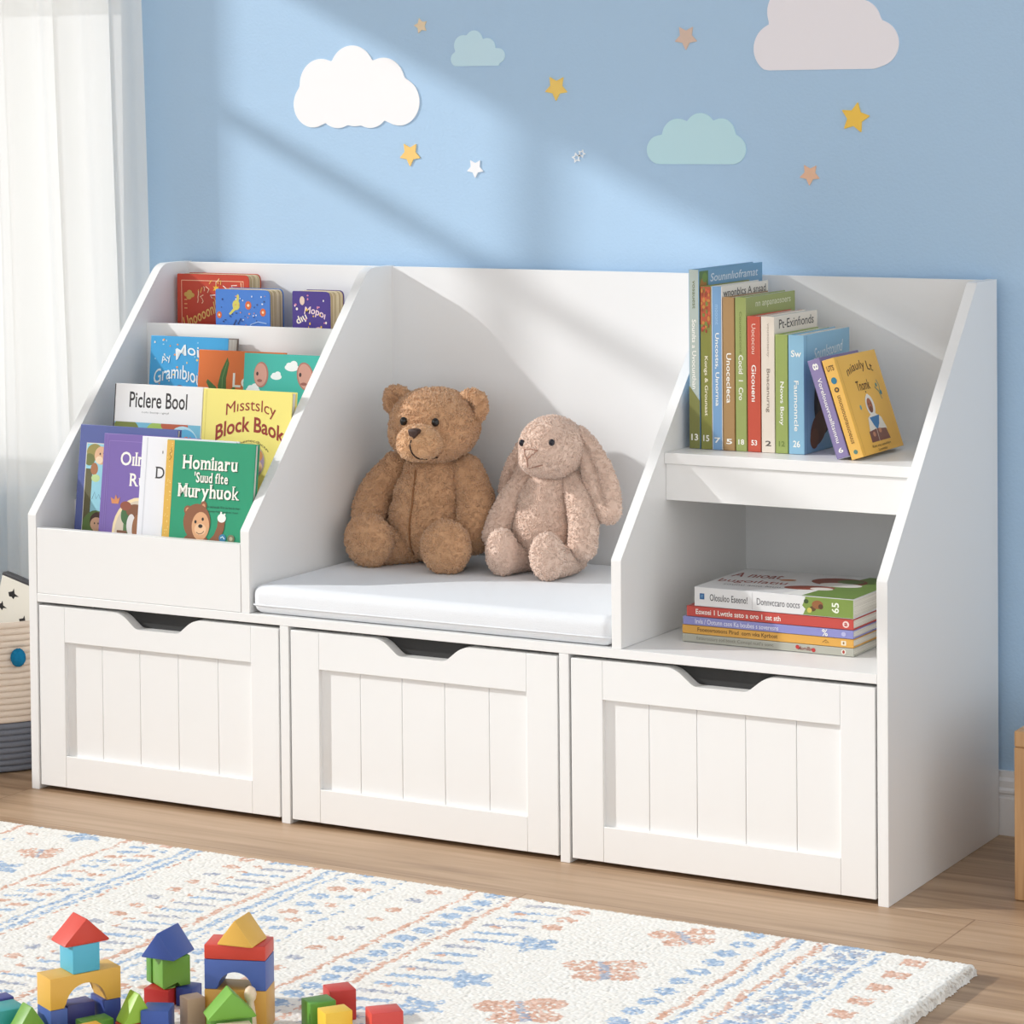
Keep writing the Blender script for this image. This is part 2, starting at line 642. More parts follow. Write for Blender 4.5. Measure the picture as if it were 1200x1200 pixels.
dark_m = M((44, 44, 44), 0.6, 'painted_drawer_shade')  # flat grey, shade of the drawer inside put into the colour
def drawer(x0, x1):
    z0, z1 = 0.0065, 0.2432
    w, h = x1 - x0, z1 - z0
    st, rt, rb = 0.0415, 0.046, 0.0415
    yf, yb = 0.0004, 0.0164
    bm = bmesh.new()
    add_box(bm, x0, x0 + st, yf, yb, z0, z1, 0.0007)
    add_box(bm, x1 - st, x1, yf, yb, z0, z1, 0.0007)
    add_box(bm, x0 + st + 0.0002, x1 - st - 0.0002, yf + 0.0001, yb, z0, z0 + rb, 0.0005)
    a, b = x0 + st + 0.0002, x1 - st - 0.0002
    cx = x0 + 0.505 * w
    o1, o2, dp = 0.152 * w, 0.088 * w, 0.0195
    pts = [(a, z1 - rt), (b, z1 - rt), (b, z1), (cx + o1, z1), (cx + o2, z1 - dp), (cx - o2, z1 - dp), (cx - o1, z1), (a, z1)]
    pts = round_poly(pts, [0, 0, 0, 0.034, 0.013, 0.013, 0.034, 0], 6)
    add_prism(bm, pts, lambda u, v: (u, yf + 0.0001, v), lambda u, v: (u, yb, v), 0.0005)
    dr = obj('drawer', bm, WHITE, bench)
    # tongue-and-groove boards set back in the frame
    bm = bmesh.new()
    n = 5
    pa, pb = x0 + st - 0.004, x1 - st + 0.004
    cuts = [pa] + [x0 + st + f * (w - 2 * st) for f in (0.192, 0.397, 0.603, 0.814)] + [pb]
    for i in range(n):
        add_box(bm, cuts[i] + 0.0002, cuts[i + 1] - 0.0002, 0.0068, 0.0130, z0 + rb - 0.003, z1 - rt + 0.003, 0.0009)
    add_box(bm, pa, pb, 0.0088, 0.0152, z0 + rb - 0.003, z1 - rt + 0.003)
    obj('inset_panel', bm, WHITE, dr)
    bm = bmesh.new()
    bx0, bx1 = x0 + 0.008, x1 - 0.008
    add_box(bm, bx0, bx0 + 0.01, yb + 0.0002, 0.335, z0 + 0.004, z1 - 0.02)
    add_box(bm, bx1 - 0.01, bx1, yb + 0.0002, 0.335, z0 + 0.004, z1 - 0.02)
    add_box(bm, bx0, bx1, 0.325, 0.335, z0 + 0.004, z1 - 0.02)
    add_box(bm, bx0, bx1, yb + 0.0002, 0.335, z0 + 0.002, z0 + 0.008)
    obj('drawer_box', bm, WHITE2, dr)
    obj('cutout_shade_plate', box(cx - 0.30 * w, cx + 0.30 * w, yb + 0.0003, yb + 0.004, z1 - 0.04, z1 + 0.003), dark_m, dr)  # plate added behind the cutout; its dark grey paints the unlit drawer inside
    return dr
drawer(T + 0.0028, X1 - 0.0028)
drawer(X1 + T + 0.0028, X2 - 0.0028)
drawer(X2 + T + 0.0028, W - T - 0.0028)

# ------------------------------------------------------------------ seat cushion
cush_m = M((236, 239, 243), 0.9, 'cushion_linen', bump=0.35, bscale=900, spec=0.2)
bm = bmesh.new()
cx0, cx1, cy0, cy1, ch = U1 + T + 0.0015, U2 - 0.0015, 0.0015, D - 0.0105, 0.0362
nx, ny = 60, 44
def cpt(i, j):
    return cx0 + (cx1 - cx0) * i / nx, cy0 + (cy1 - cy0) * j / ny
add_box(bm, cx0, cx1, cy0, cy1, ZB + 0.0003, ZB + ch, 0.0130, 6)
cu = obj('seat_cushion', bm, cush_m, None, 'auto')
tag(cu, 'flat white linen seat cushion lying on the middle of the bench', 'cushion')
bm = bmesh.new()
pz = ZB + 0.0115
ph = round_poly([(cx0, cy0), (cx1, cy0), (cx1, cy1), (cx0, cy1)], [0.012] * 4, 6)
add_tube(bm, [(u, v, pz) for u, v in ph] + [(ph[0][0], ph[0][1], pz)], 0.0010, 6)
obj('piping', bm, cush_m, cu)
CT = ZB + ch

# ================================================================== BOOKS
def page_mat(name, c1, c2, sc):
    m = bpy.data.materials.new(name)
    m.use_nodes = True
    nt = m.node_tree
    L = nt.links.new
    b = nt.nodes['Principled BSDF']
    tc = nt.nodes.new('ShaderNodeTexCoord')
    mp = nt.nodes.new('ShaderNodeMapping')
    mp.inputs['Scale'].default_value = (3, sc, 3)
    n = nt.nodes.new('ShaderNodeTexNoise')
    n.inputs['Scale'].default_value = 1.0
    n.inputs['Detail'].default_value = 2
    rp = nt.nodes.new('ShaderNodeValToRGB')
    rp.color_ramp.elements[0].position = 0.38
    rp.color_ramp.elements[0].color = lin(c1)
    rp.color_ramp.elements[1].position = 0.58
    rp.color_ramp.elements[1].color = lin(c2)
    L(tc.outputs['Object'], mp.inputs['Vector'])
    L(mp.outputs['Vector'], n.inputs['Vector'])
    L(n.outputs['Fac'], rp.inputs['Fac'])
    L(rp.outputs['Color'], b.inputs['Base Color'])
    b.inputs['Roughness'].default_value = 0.8
    return m
PAGES = page_mat('paper_pages', (196, 190, 178), (240, 236, 226), 1600)
BOARDS = page_mat('board_pages', (176, 146, 100), (236, 218, 180), 560)

def book(label, group, w, h, t, cov, loc, rot, spine=None, board=False, art=None, sart=None, b=0.0016, back=None, name='book', tips=None):
    """spine at local x=0, front cover on local -y, fore-edge at local x=w"""
    r = thing(name, label, 'book', loc, rot, group)
    cm = M(cov, 0.38)
    sm = M(spine or cov, 0.38)
    km = M(back or cov, 0.38)
    bm = bmesh.new()
    if board:
        out = round_poly([(0, 0), (w, 0), (w, h), (0, h)], [0.002, 0.008, 0.008, 0.002], 5)
        add_prism(bm, out, lambda u, v: (u, 0, v), lambda u, v: (u, b, v), 0.0004)
        add_prism(bm, out, lambda u, v: (u, t - b, v), lambda u, v: (u, t, v), 0.0004)
        add_box(bm, 0.0001, b, b, t - b, 0.001, h - 0.001)
        inn = round_poly([(b, 0.0008), (w - 0.0006, 0.0008), (w - 0.0006, h - 0.0008), (b, h - 0.0008)], [0.001, 0.0075, 0.0075, 0.001], 5)
        pg = bmesh.new()
        k = max(4, int(t / 0.0035))
        for i in range(k):
            y0, y1 = b + (t - 2 * b) * i / k, b + (t - 2 * b) * (i + 1) / k
            add_prism(pg, inn, lambda u, v: (u, y0, v), lambda u, v: (u, y1 - 0.0003, v), 0.0003, 1)
    else:
        add_box(bm, 0, w, 0, b, 0, h, 0.0005)
        add_box(bm, 0, w, t - b, t, 0, h, 0.0005, 2, 2)
        add_box(bm, 0, b, 0.0004, t - 0.0004, 0, h, 0.0006, 2, 1)
        pg = box(b, w - 0.0022, b, t - b, 0.0016, h - 0.0016)
    obj('cover', bm, [cm, sm, km], r)
    obj('pages', pg, BOARDS if board else PAGES, r)
    if art:
        A = Art(lambda u, v, o: (u, -o, v))
        art(A)
        A.build('cover_print', r)
    if sart:
        S = Art(lambda u, v, o: (-o, t / 2 - v, h - u))      # u runs down the spine, v towards the front cover
        sart(S)
        S.build('spine_print', r)
    return r

def rack(label, X, ytop, ztop, floor, k, w, t, cov, art, spine=None, board=False, back=None):
    th = math.atan(k)
    h = (ztop - floor) / math.cos(th)
    return book(label, 'books in the display rack', w, h, t, cov, (X, ytop - (ztop - floor) * k, floor + 0.0004), (-th, 0, 0), spine, board, art, None, back=back, name='picture_book')

CR = (250, 246, 236)
# --- front row
def art_green(A):
    A.rect(0, 1, 11.5, 208, (222, 176, 74))
    rr = random.Random(3)
    for i in range(34):
        A.ell(2 + rr.random() * 7.5, 85 + rr.random() * 120, .6, .6, (246, 222, 140))
    A.line([(6, 198), (8, 194), (5, 190), (8, 186), (5, 182)], .9, (150, 110, 40))
    for t_, x_, y_, w_, h_ in (('Homiıaru', 69, 182, 84, 18), ("'Suud flte", 72, 163, 52, 13), ('Muryhuok', 69, 146, 94, 18)):
        A.serif(t_, x_ + 1, y_ - .6, w_, h_, (30, 92, 64), .03)
        A.serif(t_, x_, y_, w_, h_, CR, .02)
    A.text('a sonnaculb 10 in tiu bun la oluo', 94, 126.5, 48, 3, (32, 62, 52))
    A.text('Soonuuy Fnipy oosnb vot Yusol', 92, 120.5, 48, 3, (32, 62, 52))
    br, lt, dk = (140, 88, 56), (222, 168, 124), (92, 54, 34)
    A.line([(74, 76), (86, 88), (91, 100), (92, 110)], 11, br)
    A.ell(92, 113, 6.5, 5.5, (246, 244, 238))
    A.line([(90, 116), (91, 121)], 2.4, (246, 244, 238)).line([(94, 115), (97, 119)], 2.2, (246, 244, 238))
    A.ell(39, 120, 6, 6, br).ell(39, 120, 3.4, 3.4, (214, 150, 110))
    A.ell(63, 127, 5, 6, br).ell(63, 126, 2.6, 3.6, (214, 150, 110))
    A.ell(54, 106, 21, 23, br)
    A.ell(54, 78, 21, 14, br)
    A.ell(60, 101, 13.5, 18, lt)
    A.ell(52, 106, 1.8, 2.2, (30, 24, 20)).ell(63, 110, 1.8, 2.2, (30, 24, 20))
    A.ell(60, 97, 9, 7.5, (238, 194, 152))
    A.ell(60, 101, 3.4, 2.4, (40, 28, 24))
    A.line([(54, 93), (58, 91), (63, 92), (66, 95)], .9, dk)
    A.ell(95, 88, 5.5, 5, (52, 130, 170)).line([(92, 88), (95, 90), (98, 87)], 1.2, (220, 240, 245))
    A.ell(108, 88, 5.5, 5, (120, 120, 90)).ell(108, 88, 2.5, 2.5, (190, 180, 150))
rack('green picture book with a waving bear, frontmost in the display rack', 0.1975, 0.0404, 0.4656, ZB, 0.13, 0.1372, 0.0098, (36, 152, 112), art_green, spine=(222, 176, 74))

def art_white(A):
    A.rect(8, 1, 9, 208, (214, 216, 224))
    A.serif("De", 37, 164, 24, 16, (52, 50, 54), .004)
    A.ell(75, 88, 36, 42, (120, 196, 226)).ell(77, 87, 31, 37, (206, 232, 240))
    A.ell(60, 84, 18, 28, (46, 32, 30)).ell(66, 80, 11, 16, (226, 180, 150))
    A.ell(34, 190, .8, 2, (120, 120, 120))
rack('white picture book with a dark haired figure, tucked left behind the green one', 0.1497, 0.0513, 0.4664, ZB, 0.13, 0.148, 0.0082, (236, 238, 244), art_white)

def art_purple(A):
    A.rect(6, 1, 6.8, 207, (140, 116, 186))
    A.frame(9, 4, 142, 200, .6, (150, 128, 196))
    A.serif("Oılm", 51, 178, 44, 18, CR, .015)
    A.serif("Ru", 58, 151, 24, 17, CR, .015)
    A.ell(64, 82, 42, 46, (240, 220, 176)).ell(65, 81, 39, 43, (214, 200, 180))
    A.rect(40, 55, 52, 105, (80, 120, 70)).ell(44, 104, 9, 12, (64, 106, 60))
    A.rect(30, 50, 46, 84, (122, 82, 56))
    A.ell(58, 110, 15, 9, (128, 82, 54)).ell(42, 116, 9, 6, (146, 78, 56))
    A.ell(52, 92, 7, 14, (226, 222, 220))
    A.ell(63, 88, 9, 18, (150, 100, 64)).ell(72, 98, 8, 14, (238, 226, 208))
    A.rect(58, 50, 78, 74, (220, 178, 92)).rect(46, 50, 58, 76, (140, 90, 60))
    A.ell(58, 74, 5, 6, (168, 112, 74))
    A.poly([(19, 118), (17, 126), (23, 123), (25, 130), (28, 124), (32, 127), (30, 118)], (214, 140, 90))
rack('purple picture book with a round forest scene, left of the white one', 0.0814, 0.0603, 0.4660, ZB, 0.13, 0.150, 0.0082, (122, 100, 172), art_purple)

def art_slate(A):
    A.rect(12, 4, 150, 194, (230, 226, 214))
    A.rect(13, 5, 149, 193, (150, 208, 222))
    A.rect(13, 5, 24, 160, (96, 92, 60))
    A.ell(26, 182, 13, 11, (150, 140, 76), clip=(13, 5, 149, 193)).ell(18, 172, 9, 8, (110, 116, 62), clip=(13, 5, 149, 193))
    A.ell(37, 178, 11, 12, (222, 178, 140)).ell(35, 180, 1.2, 1.5, (60, 40, 34)).ell(41, 181, 1.2, 1.5, (60, 40, 34))
    A.ell(34, 172, 6, 5, (240, 214, 180))
    A.ell(27, 160, 6, 8, (168, 112, 74)).ell(30, 148, 7, 5, (188, 214, 150))
    A.line([(26, 120), (30, 130), (33, 121), (37, 127), (40, 121), (45, 124)], .8, (80, 110, 140))
    A.ell(34, 70, 26, 36, (96, 124, 64), clip=(13, 5, 149, 193))
    A.ell(38, 92, 13, 12, (78, 52, 40)).ell(36, 88, 10, 9, (226, 180, 146))
    A.ell(33, 89, 1, 1.3, (40, 30, 28)).ell(39, 89, 1, 1.3, (40, 30, 28))
    A.ell(34, 70, 11, 10, (200, 160, 120)).ell(32, 50, 12, 12, (70, 108, 62))
rack('slate blue picture book with a tree scene, leftmost in the front row of the rack', 0.0357, 0.0693, 0.4746, ZB, 0.13, 0.1577, 0.0088, (86, 98, 158), art_slate, spine=(72, 84, 144))

# --- second row up
def art_piclere(A):
    A.rect(2, 2, 142, 142, (120, 190, 216))
    A.ell(20, 125, 24, 20, (120, 130, 56), clip=(2, 2, 142, 141)).rect(2, 100, 34, 118, (98, 118, 50))
    A.ell(70, 126, 17, 15, (164, 196, 90), clip=(2, 2, 142, 141))
    A.ell(100, 138, 22, 9, (190, 92, 60), clip=(2, 2, 142, 141))
    A.ell(114, 112, 26, 26, (186, 226, 240), clip=(2, 2, 142, 141)).ell(118, 112, 21, 22, (92, 180, 222), clip=(2, 2, 142, 141))
    A.ell(56, 108, 21, 22, (34, 28, 32)).ell(40, 116, 6, 6, (34, 28, 32)).ell(72, 118, 6, 7, (34, 28, 32)).ell(58, 128, 7, 5, (34, 28, 32))
    A.ell(57, 100, 13, 13, (206, 160, 126))
    A.ell(120, 122, 4, 2.5, (226, 130, 60)).poly([(123, 122), (127, 125), (127, 119)], (226, 130, 60))
    A.rect(1, 140, 143, 190, (240, 240, 240))
    A.text('Piclere Bool', 72, 170, 94, 21, (38, 34, 36), bold=.012)
    A.text('rıolcı bıonıp ı ıgıtıyl', 68, 153.5, 44, 3.2, (90, 90, 94))
    A.rect(0, 2, 1.6, 190, (40, 40, 44))
rack('white picture book titled in black, left one of the second row from the front', 0.0493, 0.1282, 0.5246, 0.335, 0.11, 0.1436, 0.0115, (238, 238, 238), art_piclere, spine=(46, 46, 50))

def art_yellow(A):
    A.rect(4.5, 1, 5.2, 188, (222, 208, 110))
    red = (150, 44, 30)
    A.text('Mısstslcy', 76, 161, 78, 20, red, bold=0.0, bend=8)
    A.text('Block Baok', 76, 132, 108, 20, red, bold=.02, bend=14)
    A.text('Incheınecdlıctn', 78, 113, 56, 4, (70, 60, 40), bend=12)
    A.ell(78, 98, 24, 24, (200, 190, 120)).ell(78, 98, 22.5, 22.5, (170, 150, 176))
    A.ell(70, 110, 9, 6, (120, 90, 130)).ell(86, 106, 12, 9, (206, 142, 84)).ell(70, 94, 10, 10, (196, 190, 210)).ell(88, 92, 10, 8, (226, 190, 150))
    A.ell(36, 104, 8, 9, (244, 240, 226)).ell(34, 112, 4, 4, (244, 240, 226))
    A.ell(132, 108, 7, 14, (214, 150, 80)).ell(133, 112, 4, 6, (244, 232, 214))
rack('yellow picture book with dark red title, right one of the second row from the front', 0.1954, 0.1257, 0.5240, 0.335, 0.11, 0.1392, 0.0125, (246, 232, 130), art_yellow, spine=(238, 222, 118))

# --- third row
def art_sky(A):
    rr = random.Random(5)
    for i in range(60):
        A.ell(5 + rr.random() * 118, 70 + rr.random() * 110, .9 + rr.random(), .9 + rr.random() * .6, rr.choice([(240, 210, 120), (240, 240, 230), (236, 160, 90), (150, 210, 240)]))
    A.text('Moı', 62, 160, 38, 15, (236, 246, 250), bold=.01, rot=.12, bend=5)
    A.text('Ay', 27, 151, 17, 12, (220, 236, 240), bold=.01, rot=.35)
    A.text('Gramıbıou', 47, 125, 78, 19, (236, 246, 250), bold=.008, bend=10)
    A.ell(18, 101, 11, 10, (206, 128, 60), rot=.5).ell(26, 108, 6, 8, (228, 160, 90), rot=.8)
    A.ell(52, 106, 11, 11, (120, 44, 54)).ell(52, 106, 7, 6, (190, 90, 90)).rect(45, 110, 59, 114, (84, 40, 60))
    A.ell(96, 100, 9, 4, (226, 170, 110))
rack('sky blue picture book with white lettering, leftmost in the third row', 0.0450, 0.2157, 0.5820, 0.400, 0.10, 0.1277, 0.026, (58, 164, 222), art_sky, back=(120, 110, 104))

def art_orange(A):
    g = (70, 112, 52)
    A.poly([(36, 96), (33, 120), (38, 140), (47, 158), (50, 150), (46, 130), (48, 96)], g)
    A.poly([(40, 96), (24, 108), (14, 124), (16, 128), (30, 118), (44, 100)], g)
    A.poly([(44, 96), (56, 106), (62, 118), (58, 119), (48, 110), (40, 98)], (84, 130, 62))
    A.line([(40, 98), (40, 130), (47, 152)], .8, (120, 160, 90))
    A.ell(30, 96, 8, 7, (236, 214, 190)).ell(26, 100, 2.4, 2.4, (60, 44, 40))
    A.text('Loiw', 86, 128, 58, 19, CR, bold=.01)
    A.text('aloys', 86, 104, 58, 20, CR, bold=.01)
    A.ell(8, 98, 4, 7, (90, 120, 170)).ell(10, 108, 3, 3, (240, 210, 110))
rack('orange picture book with green leaves, middle of the third row', 0.1315, 0.2062, 0.5664, 0.400, 0.10, 0.137, 0.0082, (226, 116, 48), art_orange)

def art_teal(A):
    sk, sk2 = (206, 152, 136), (176, 118, 104)
    for cx, cy, s in ((16, 117, 1.0), (52, 136, .8), (76, 149, 1.0)):
        A.ell(cx, cy, 11 * s, 5 * s, (240, 244, 244)).ell(cx + 3 * s, cy + 4 * s, 6 * s, 5 * s, (240, 244, 244)).ell(cx - 4 * s, cy + 2.5 * s, 5 * s, 4 * s, (240, 244, 244))
    A.ell(28, 138, 11.5, 17, sk2).ell(27, 138, 10, 15, sk)
    A.ell(22, 139, 1.8, 2.6, (60, 40, 40)).ell(26, 130, 4, 2, (150, 90, 80))
    A.ell(98, 138, 13, 19, sk2, rot=.3).ell(98, 138, 11, 17, sk, rot=.3).ell(90, 140, 2, 2.8, (60, 40, 40)).ell(96, 128, 5, 2, (150, 90, 80))
    A.poly([(10, 98), (18, 110), (26, 98)], (244, 244, 240)).poly([(26, 98), (36, 112), (42, 98)], (244, 244, 240)).rect(22, 92, 32, 108, (60, 130, 150))
    for x, y in ((56, 104), (64, 108), (72, 104), (60, 96), (70, 97)):
        A.ell(x, y, 4, 5, (176, 112, 92)).line([(x, y - 4), (64, 88)], 1, (150, 100, 84))
    A.ell(112, 100, 8, 12, (60, 170, 210))
rack('teal picture book with two round faces and clouds, rightmost in the third row', 0.2109, 0.1983, 0.5652, 0.400, 0.10, 0.1222, 0.0068, (62, 182, 168), art_teal)

# --- back row: board books
def art_red(A):
    A.frame(7, 6, 112, 162, .9, (240, 196, 160))
    A.text('Unoooonlltss', 46, 117, 78, 16, (240, 196, 110), rot=.42, bold=.01, shear=.3)
    rr = random.Random(11)
    for i in range(26):
        x, y = 34 + rr.random() * 76, 128 + rr.random() * 30
        A.line([(x, y), (x + rr.uniform(-4, 4), y + rr.uniform(2, 7)), (x + rr.uniform(-6, 6), y + rr.uniform(4, 9))], 1.3, rr.choice([(244, 206, 170), (238, 190, 90), (250, 236, 226)]))
    for x, y in ((16, 142), (21, 145), (25, 141), (20, 138)):
        A.ell(x, y, 4.4, 3.2, (206, 166, 84))
    for y in (134, 128, 122):
        A.rect(12, y, 17, y + 1.4, (228, 170, 110))
    A.star(66, 151, 6, (240, 190, 60), n=6)
rack('red board book with gold lettering, leftmost in the back row of the rack', 0.0206, 0.3120, 0.6606, 0.490, 0.0, 0.1209, 0.030, (198, 66, 42), art_red, board=True)

def art_blue(A):
    A.ell(34, 132, 6, 7, (214, 206, 96)).poly([(30, 128), (22, 120), (24, 118), (34, 126)], (214, 206, 96)).ell(37, 142, 2, 5, (214, 206, 96))
    for x, y, s in ((54, 132, 5), (78, 123, 4.6), (79, 98, 4), (6, 118, 4), (6, 94, 4)):
        A.ell(x, y, s, s + .8, (222, 108, 54)).ell(x, y, s * .4, s * .4, (250, 220, 180))
    rr = random.Random(2)
    for i in range(46):
        A.ell(5 + rr.random() * 80, 92 + rr.random() * 56, .6 + rr.random() * .9, .6 + rr.random() * .7, rr.choice([(40, 56, 110), (226, 150, 110), (60, 80, 140), (230, 232, 240)]))
    A.line([(30, 104), (34, 112), (37, 106), (42, 114)], 1.6, (40, 50, 96))
    A.line([(52, 96), (58, 106), (70, 110), (84, 108)], 1.3, (170, 200, 240))
    A.ell(46, 94, 10, 9, (244, 242, 240)).ell(43, 95, 1.4, 1.8, (40, 40, 50)).ell(60, 90, 4, 3, (30, 40, 80))
rack('blue board book with orange planets, in front of the red one in the back row', 0.1105, 0.2762, 0.6433, 0.490, 0.0, 0.0893, 0.0345, (72, 128, 210), art_blue, board=True)

def art_violet(A):
    rr = random.Random(9)
    A.text('Mopoı', 36, 122, 34, 13, (240, 214, 220), rot=-.2, bold=.02, bend=3)
    A.text('dıu', 14, 116, 18, 10, (250, 238, 220), rot=.5, bold=.02)
    for i in range(24):
        x, y = 4 + rr.random() * 52, 86 + rr.random() * 62
        A.ell(x, y, 1 + rr.random(), 1 + rr.random(), rr.choice([(244, 200, 80), (244, 236, 226), (220, 140, 170)]))
    A.star(26, 98, 8, (244, 204, 70), k=.4)
    A.ell(42, 96, 8, 9, (232, 190, 190)).ell(40, 90, 9, 5, (244, 236, 230))
    A.ell(16, 140, 4, 6, (232, 206, 190))
rack('violet board book with a yellow star, right end of the back row', 0.2299, 0.2861, 0.6428, 0.490, 0.0, 0.0605, 0.036, (76, 58, 140), art_violet, board=True)

# --- upright books on the shelf: spine to the front, front cover to the right
GU = 'upright books on the shelf'
def shelf_book(label, x0, x1, yf, top, depth, cov, spine, sart=None, art=None, tilt=0.0, z=SHZ):
    t = x1 - x0
    h = top - SHZ
    mt = Matrix.Rotation(-tilt, 4, 'Y') @ Matrix.Rotation(PI / 2, 4, 'Z')
    loc = (x0 + t * math.cos(tilt), yf, z + 0.0004 + t * math.sin(tilt))
    return book(label, GU, depth, h, t - 0.0004, cov, loc, mt.to_euler(), spine, False, art, sart, b=0.0012)

def sp(title, u, L, hh, col, num=None, hmm=200, sub=None, num_col=None, bold=.012):
    def f(S):
        S.part('spine_title').text(title, u, 0, L, hh, col, bold=bold)
        if sub:
            S.part('spine_subtitle').text(sub[0], sub[1], 0, sub[2], sub[3], sub[4])
        if num:
            S.part('spine_number').text(num, hmm - 11, 0, 7.6, 6.4, num_col or col, rot=PI / 2, bold=.02)
    return f

wh = (244, 243, 236)
def s1(S):
    S.part('spine_band').poly([(140, -6.9), (158, 6.9), (215.6, 6.9), (215.6, -6.9)], (122, 124, 66))
    S.part('spine_title').text('Sounlts a Uvocunthan', 102, 0, 84, 5.4, wh, bold=.012)
    S.part('spine_subtitle').text('vosauest', 30, 0, 34, 3.6, (110, 118, 76))
    S.part('spine_number').text('13', 202, 0, 9, 8, wh, rot=PI / 2, bold=.02)
def c1(A):
    A.rect(1, 150, 26, 214, (98, 128, 76)).ell(12, 196, 9, 10, (176, 122, 56)).ell(16, 206, 7, 6, (120, 150, 72)).ell(8, 186, 6, 8, (150, 70, 48))
    A.text('Sounınlıoframat', 102, 205, 140, 10, (226, 232, 238), shear=.2, bold=.006)
    A.ell(94, 100, 60, 50, (86, 128, 158))
shelf_book('tallest upright book, sage and olive spine, standing against the partition', 0.8806, 0.8948, 0.1655, 0.6915, 0.186, (120, 164, 196), (176, 188, 182), s1, c1)
def s2(S):
    S.part('spine_band').rect(0.5, -6.6, 46, 6.6, (174, 84, 52))
    rr = random.Random(4)
    for i in range(40):
        S.ell(4 + rr.random() * 50, rr.uniform(-5, 5), 1.6 + rr.random() * 1.6, 1 + rr.random(), rr.choice([(196, 92, 60), (150, 66, 44), (190, 130, 60), (120, 128, 60)]))
    S.part('spine_title').text('Kongs & Grounaat', 120, 0, 72, 5.6, (238, 232, 206), bold=.012)
    S.part('spine_number').text('15', 183, 0, 8, 7.5, wh, rot=PI / 2, bold=.02)
shelf_book('olive spined book with a rust red top, between sage and blue spines', 0.8956, 0.9098, 0.1665, 0.6718, 0.140, (150, 150, 80), (130, 132, 62), s2)
def c3(A):
    A.text('wnonblcs A snsad', 66, 188.5, 124, 9, (70, 66, 60), bold=.004)
shelf_book('light blue spined book with cream front cover, third upright book from the partition', 0.9106, 0.9250, 0.1655, 0.6722, 0.136, (236, 228, 216), (120, 160, 200),
           sp('Uncostıs, Uınornıa', 100, 88, 5.6, wh, '7', 196, ('mooont', 34, 24, 4, (160, 196, 226))), c3)
shelf_book('brown spined book between the light blue and the moss green spines', 0.9258, 0.9412, 0.1650, 0.6595, 0.130, (160, 124, 76), (168, 134, 90), sp('Unocecleca', 97, 60, 6.2, wh, '5', 184))
def c5(A):
    A.text('nn anpanaosoers', 80, 173, 104, 8, (226, 226, 196), bold=.006)
shelf_book('moss green spined book with green front cover, between brown and red spines', 0.9420, 0.9566, 0.1650, 0.6597, 0.146, (156, 166, 98), (152, 164, 98),
           sp('Cocid  1  Cro', 96, 54, 5.8, wh, '18', 184, ('Cououcacond', 42, 50, 3, (110, 122, 64))), c5)
shelf_book('red spined upright book between moss green and cream spines', 0.9574, 0.9744, 0.1655, 0.6376, 0.128, (204, 96, 70), (194, 82, 62),
           sp('Gicouenı', 80, 44, 6, wh, '53', 162, ('Uococou', 27, 36, 5, (240, 214, 200))))
def c7(A):
    A.text('Pt-Exinfıonds', 66, 152.5, 104, 11, (70, 62, 58), bold=.004)
shelf_book('cream spined book with grey lettering, between red and lime green spines', 0.9752, 0.9926, 0.1660, 0.6376, 0.130, (234, 224, 210), (226, 216, 202),
           sp('Bnacanurng', 88, 52, 5.6, (140, 128, 116), '2', 162, ('vouoonsecty', 28, 40, 3.5, (170, 158, 146)), (90, 84, 80)), c7)
shelf_book('lime green spined book between cream and blue spines', 0.9934, 1.0094, 0.1660, 0.6170, 0.128, (156, 174, 96), (152, 168, 94), sp('Nows Bony', 82, 52, 6.2, wh, '12', 141, None, (110, 128, 60)))
def s9(S):
    S.part('spine_initials').text('Sw', 22, 0, 13, 8, wh, rot=PI / 2, bold=.015)
    S.part('spine_title').text('Faumonncle', 84, 0, 60, 5.6, wh, bold=.012)
    S.part('spine_number').text('26', 129, 0, 9, 8, wh, rot=PI / 2, bold=.02)
def c9(A):
    A.rect(8, 1, 9, 140, (96, 148, 178))
    A.text('Sounlstound', 74, 119, 90, 14, (226, 234, 238), shear=.35, bold=.002, rot=.06)
    A.ell(62, 64, 32, 46, (46, 34, 32), rot=-.2).ell(52, 70, 10, 36, (74, 54, 44), rot=-.2).ell(68, 74, 5, 32, (96, 66, 50), rot=-.25).ell(76, 60, 5, 26, (60, 70, 64), rot=-.2)
    A.ell(44, 28, 28, 18, (108, 66, 42), rot=.5).ell(30, 16, 13, 12, (122, 76, 48))
shelf_book('blue book with dark feathers on its cover, right before the leaning pair', 1.0102, 1.0305, 0.1660, 0.6168, 0.140, (136, 184, 212), (140, 186, 212), s9, c9)
def s10(S):
    S.part('spine_initials').text('8', 9, 0, 8, 7, wh, rot=0, bold=.02)
    S.part('spine_title').text('Vorelouuvroalltsınnu', 62, 0, 78, 5, wh, bold=.006)
    S.part('spine_number').text('6', 110, 0, 6, 6, wh, rot=PI / 2, bold=.02)
shelf_book('purple book leaning on the blue feather book', 1.0822, 1.0987, 0.1400, SHZ + 0.119, 0.118, (124, 112, 160), (140, 128, 172), s10, None, tilt=math.radians(18))
def s11(S):
    S.part('spine_number').text('UTS', 11, 0, 9, 6.5, (96, 66, 36), rot=PI / 2, bold=.02)
    S.part('spine_emblem').ell(26, 0, 4, 3.6, (46, 120, 150))
    S.part('spine_badge').ell(37, 0, 3, 3, (70, 60, 50)).ell(37, 0, 1.4, 1.4, (216, 160, 60))
    S.part('spine_title').text('unuouıouunauuoeuus', 73, 0, 58, 4, (120, 84, 40), bold=.006)
    S.part('spine_dot').ell(112, 0, 2.6, 2.6, (90, 130, 120))
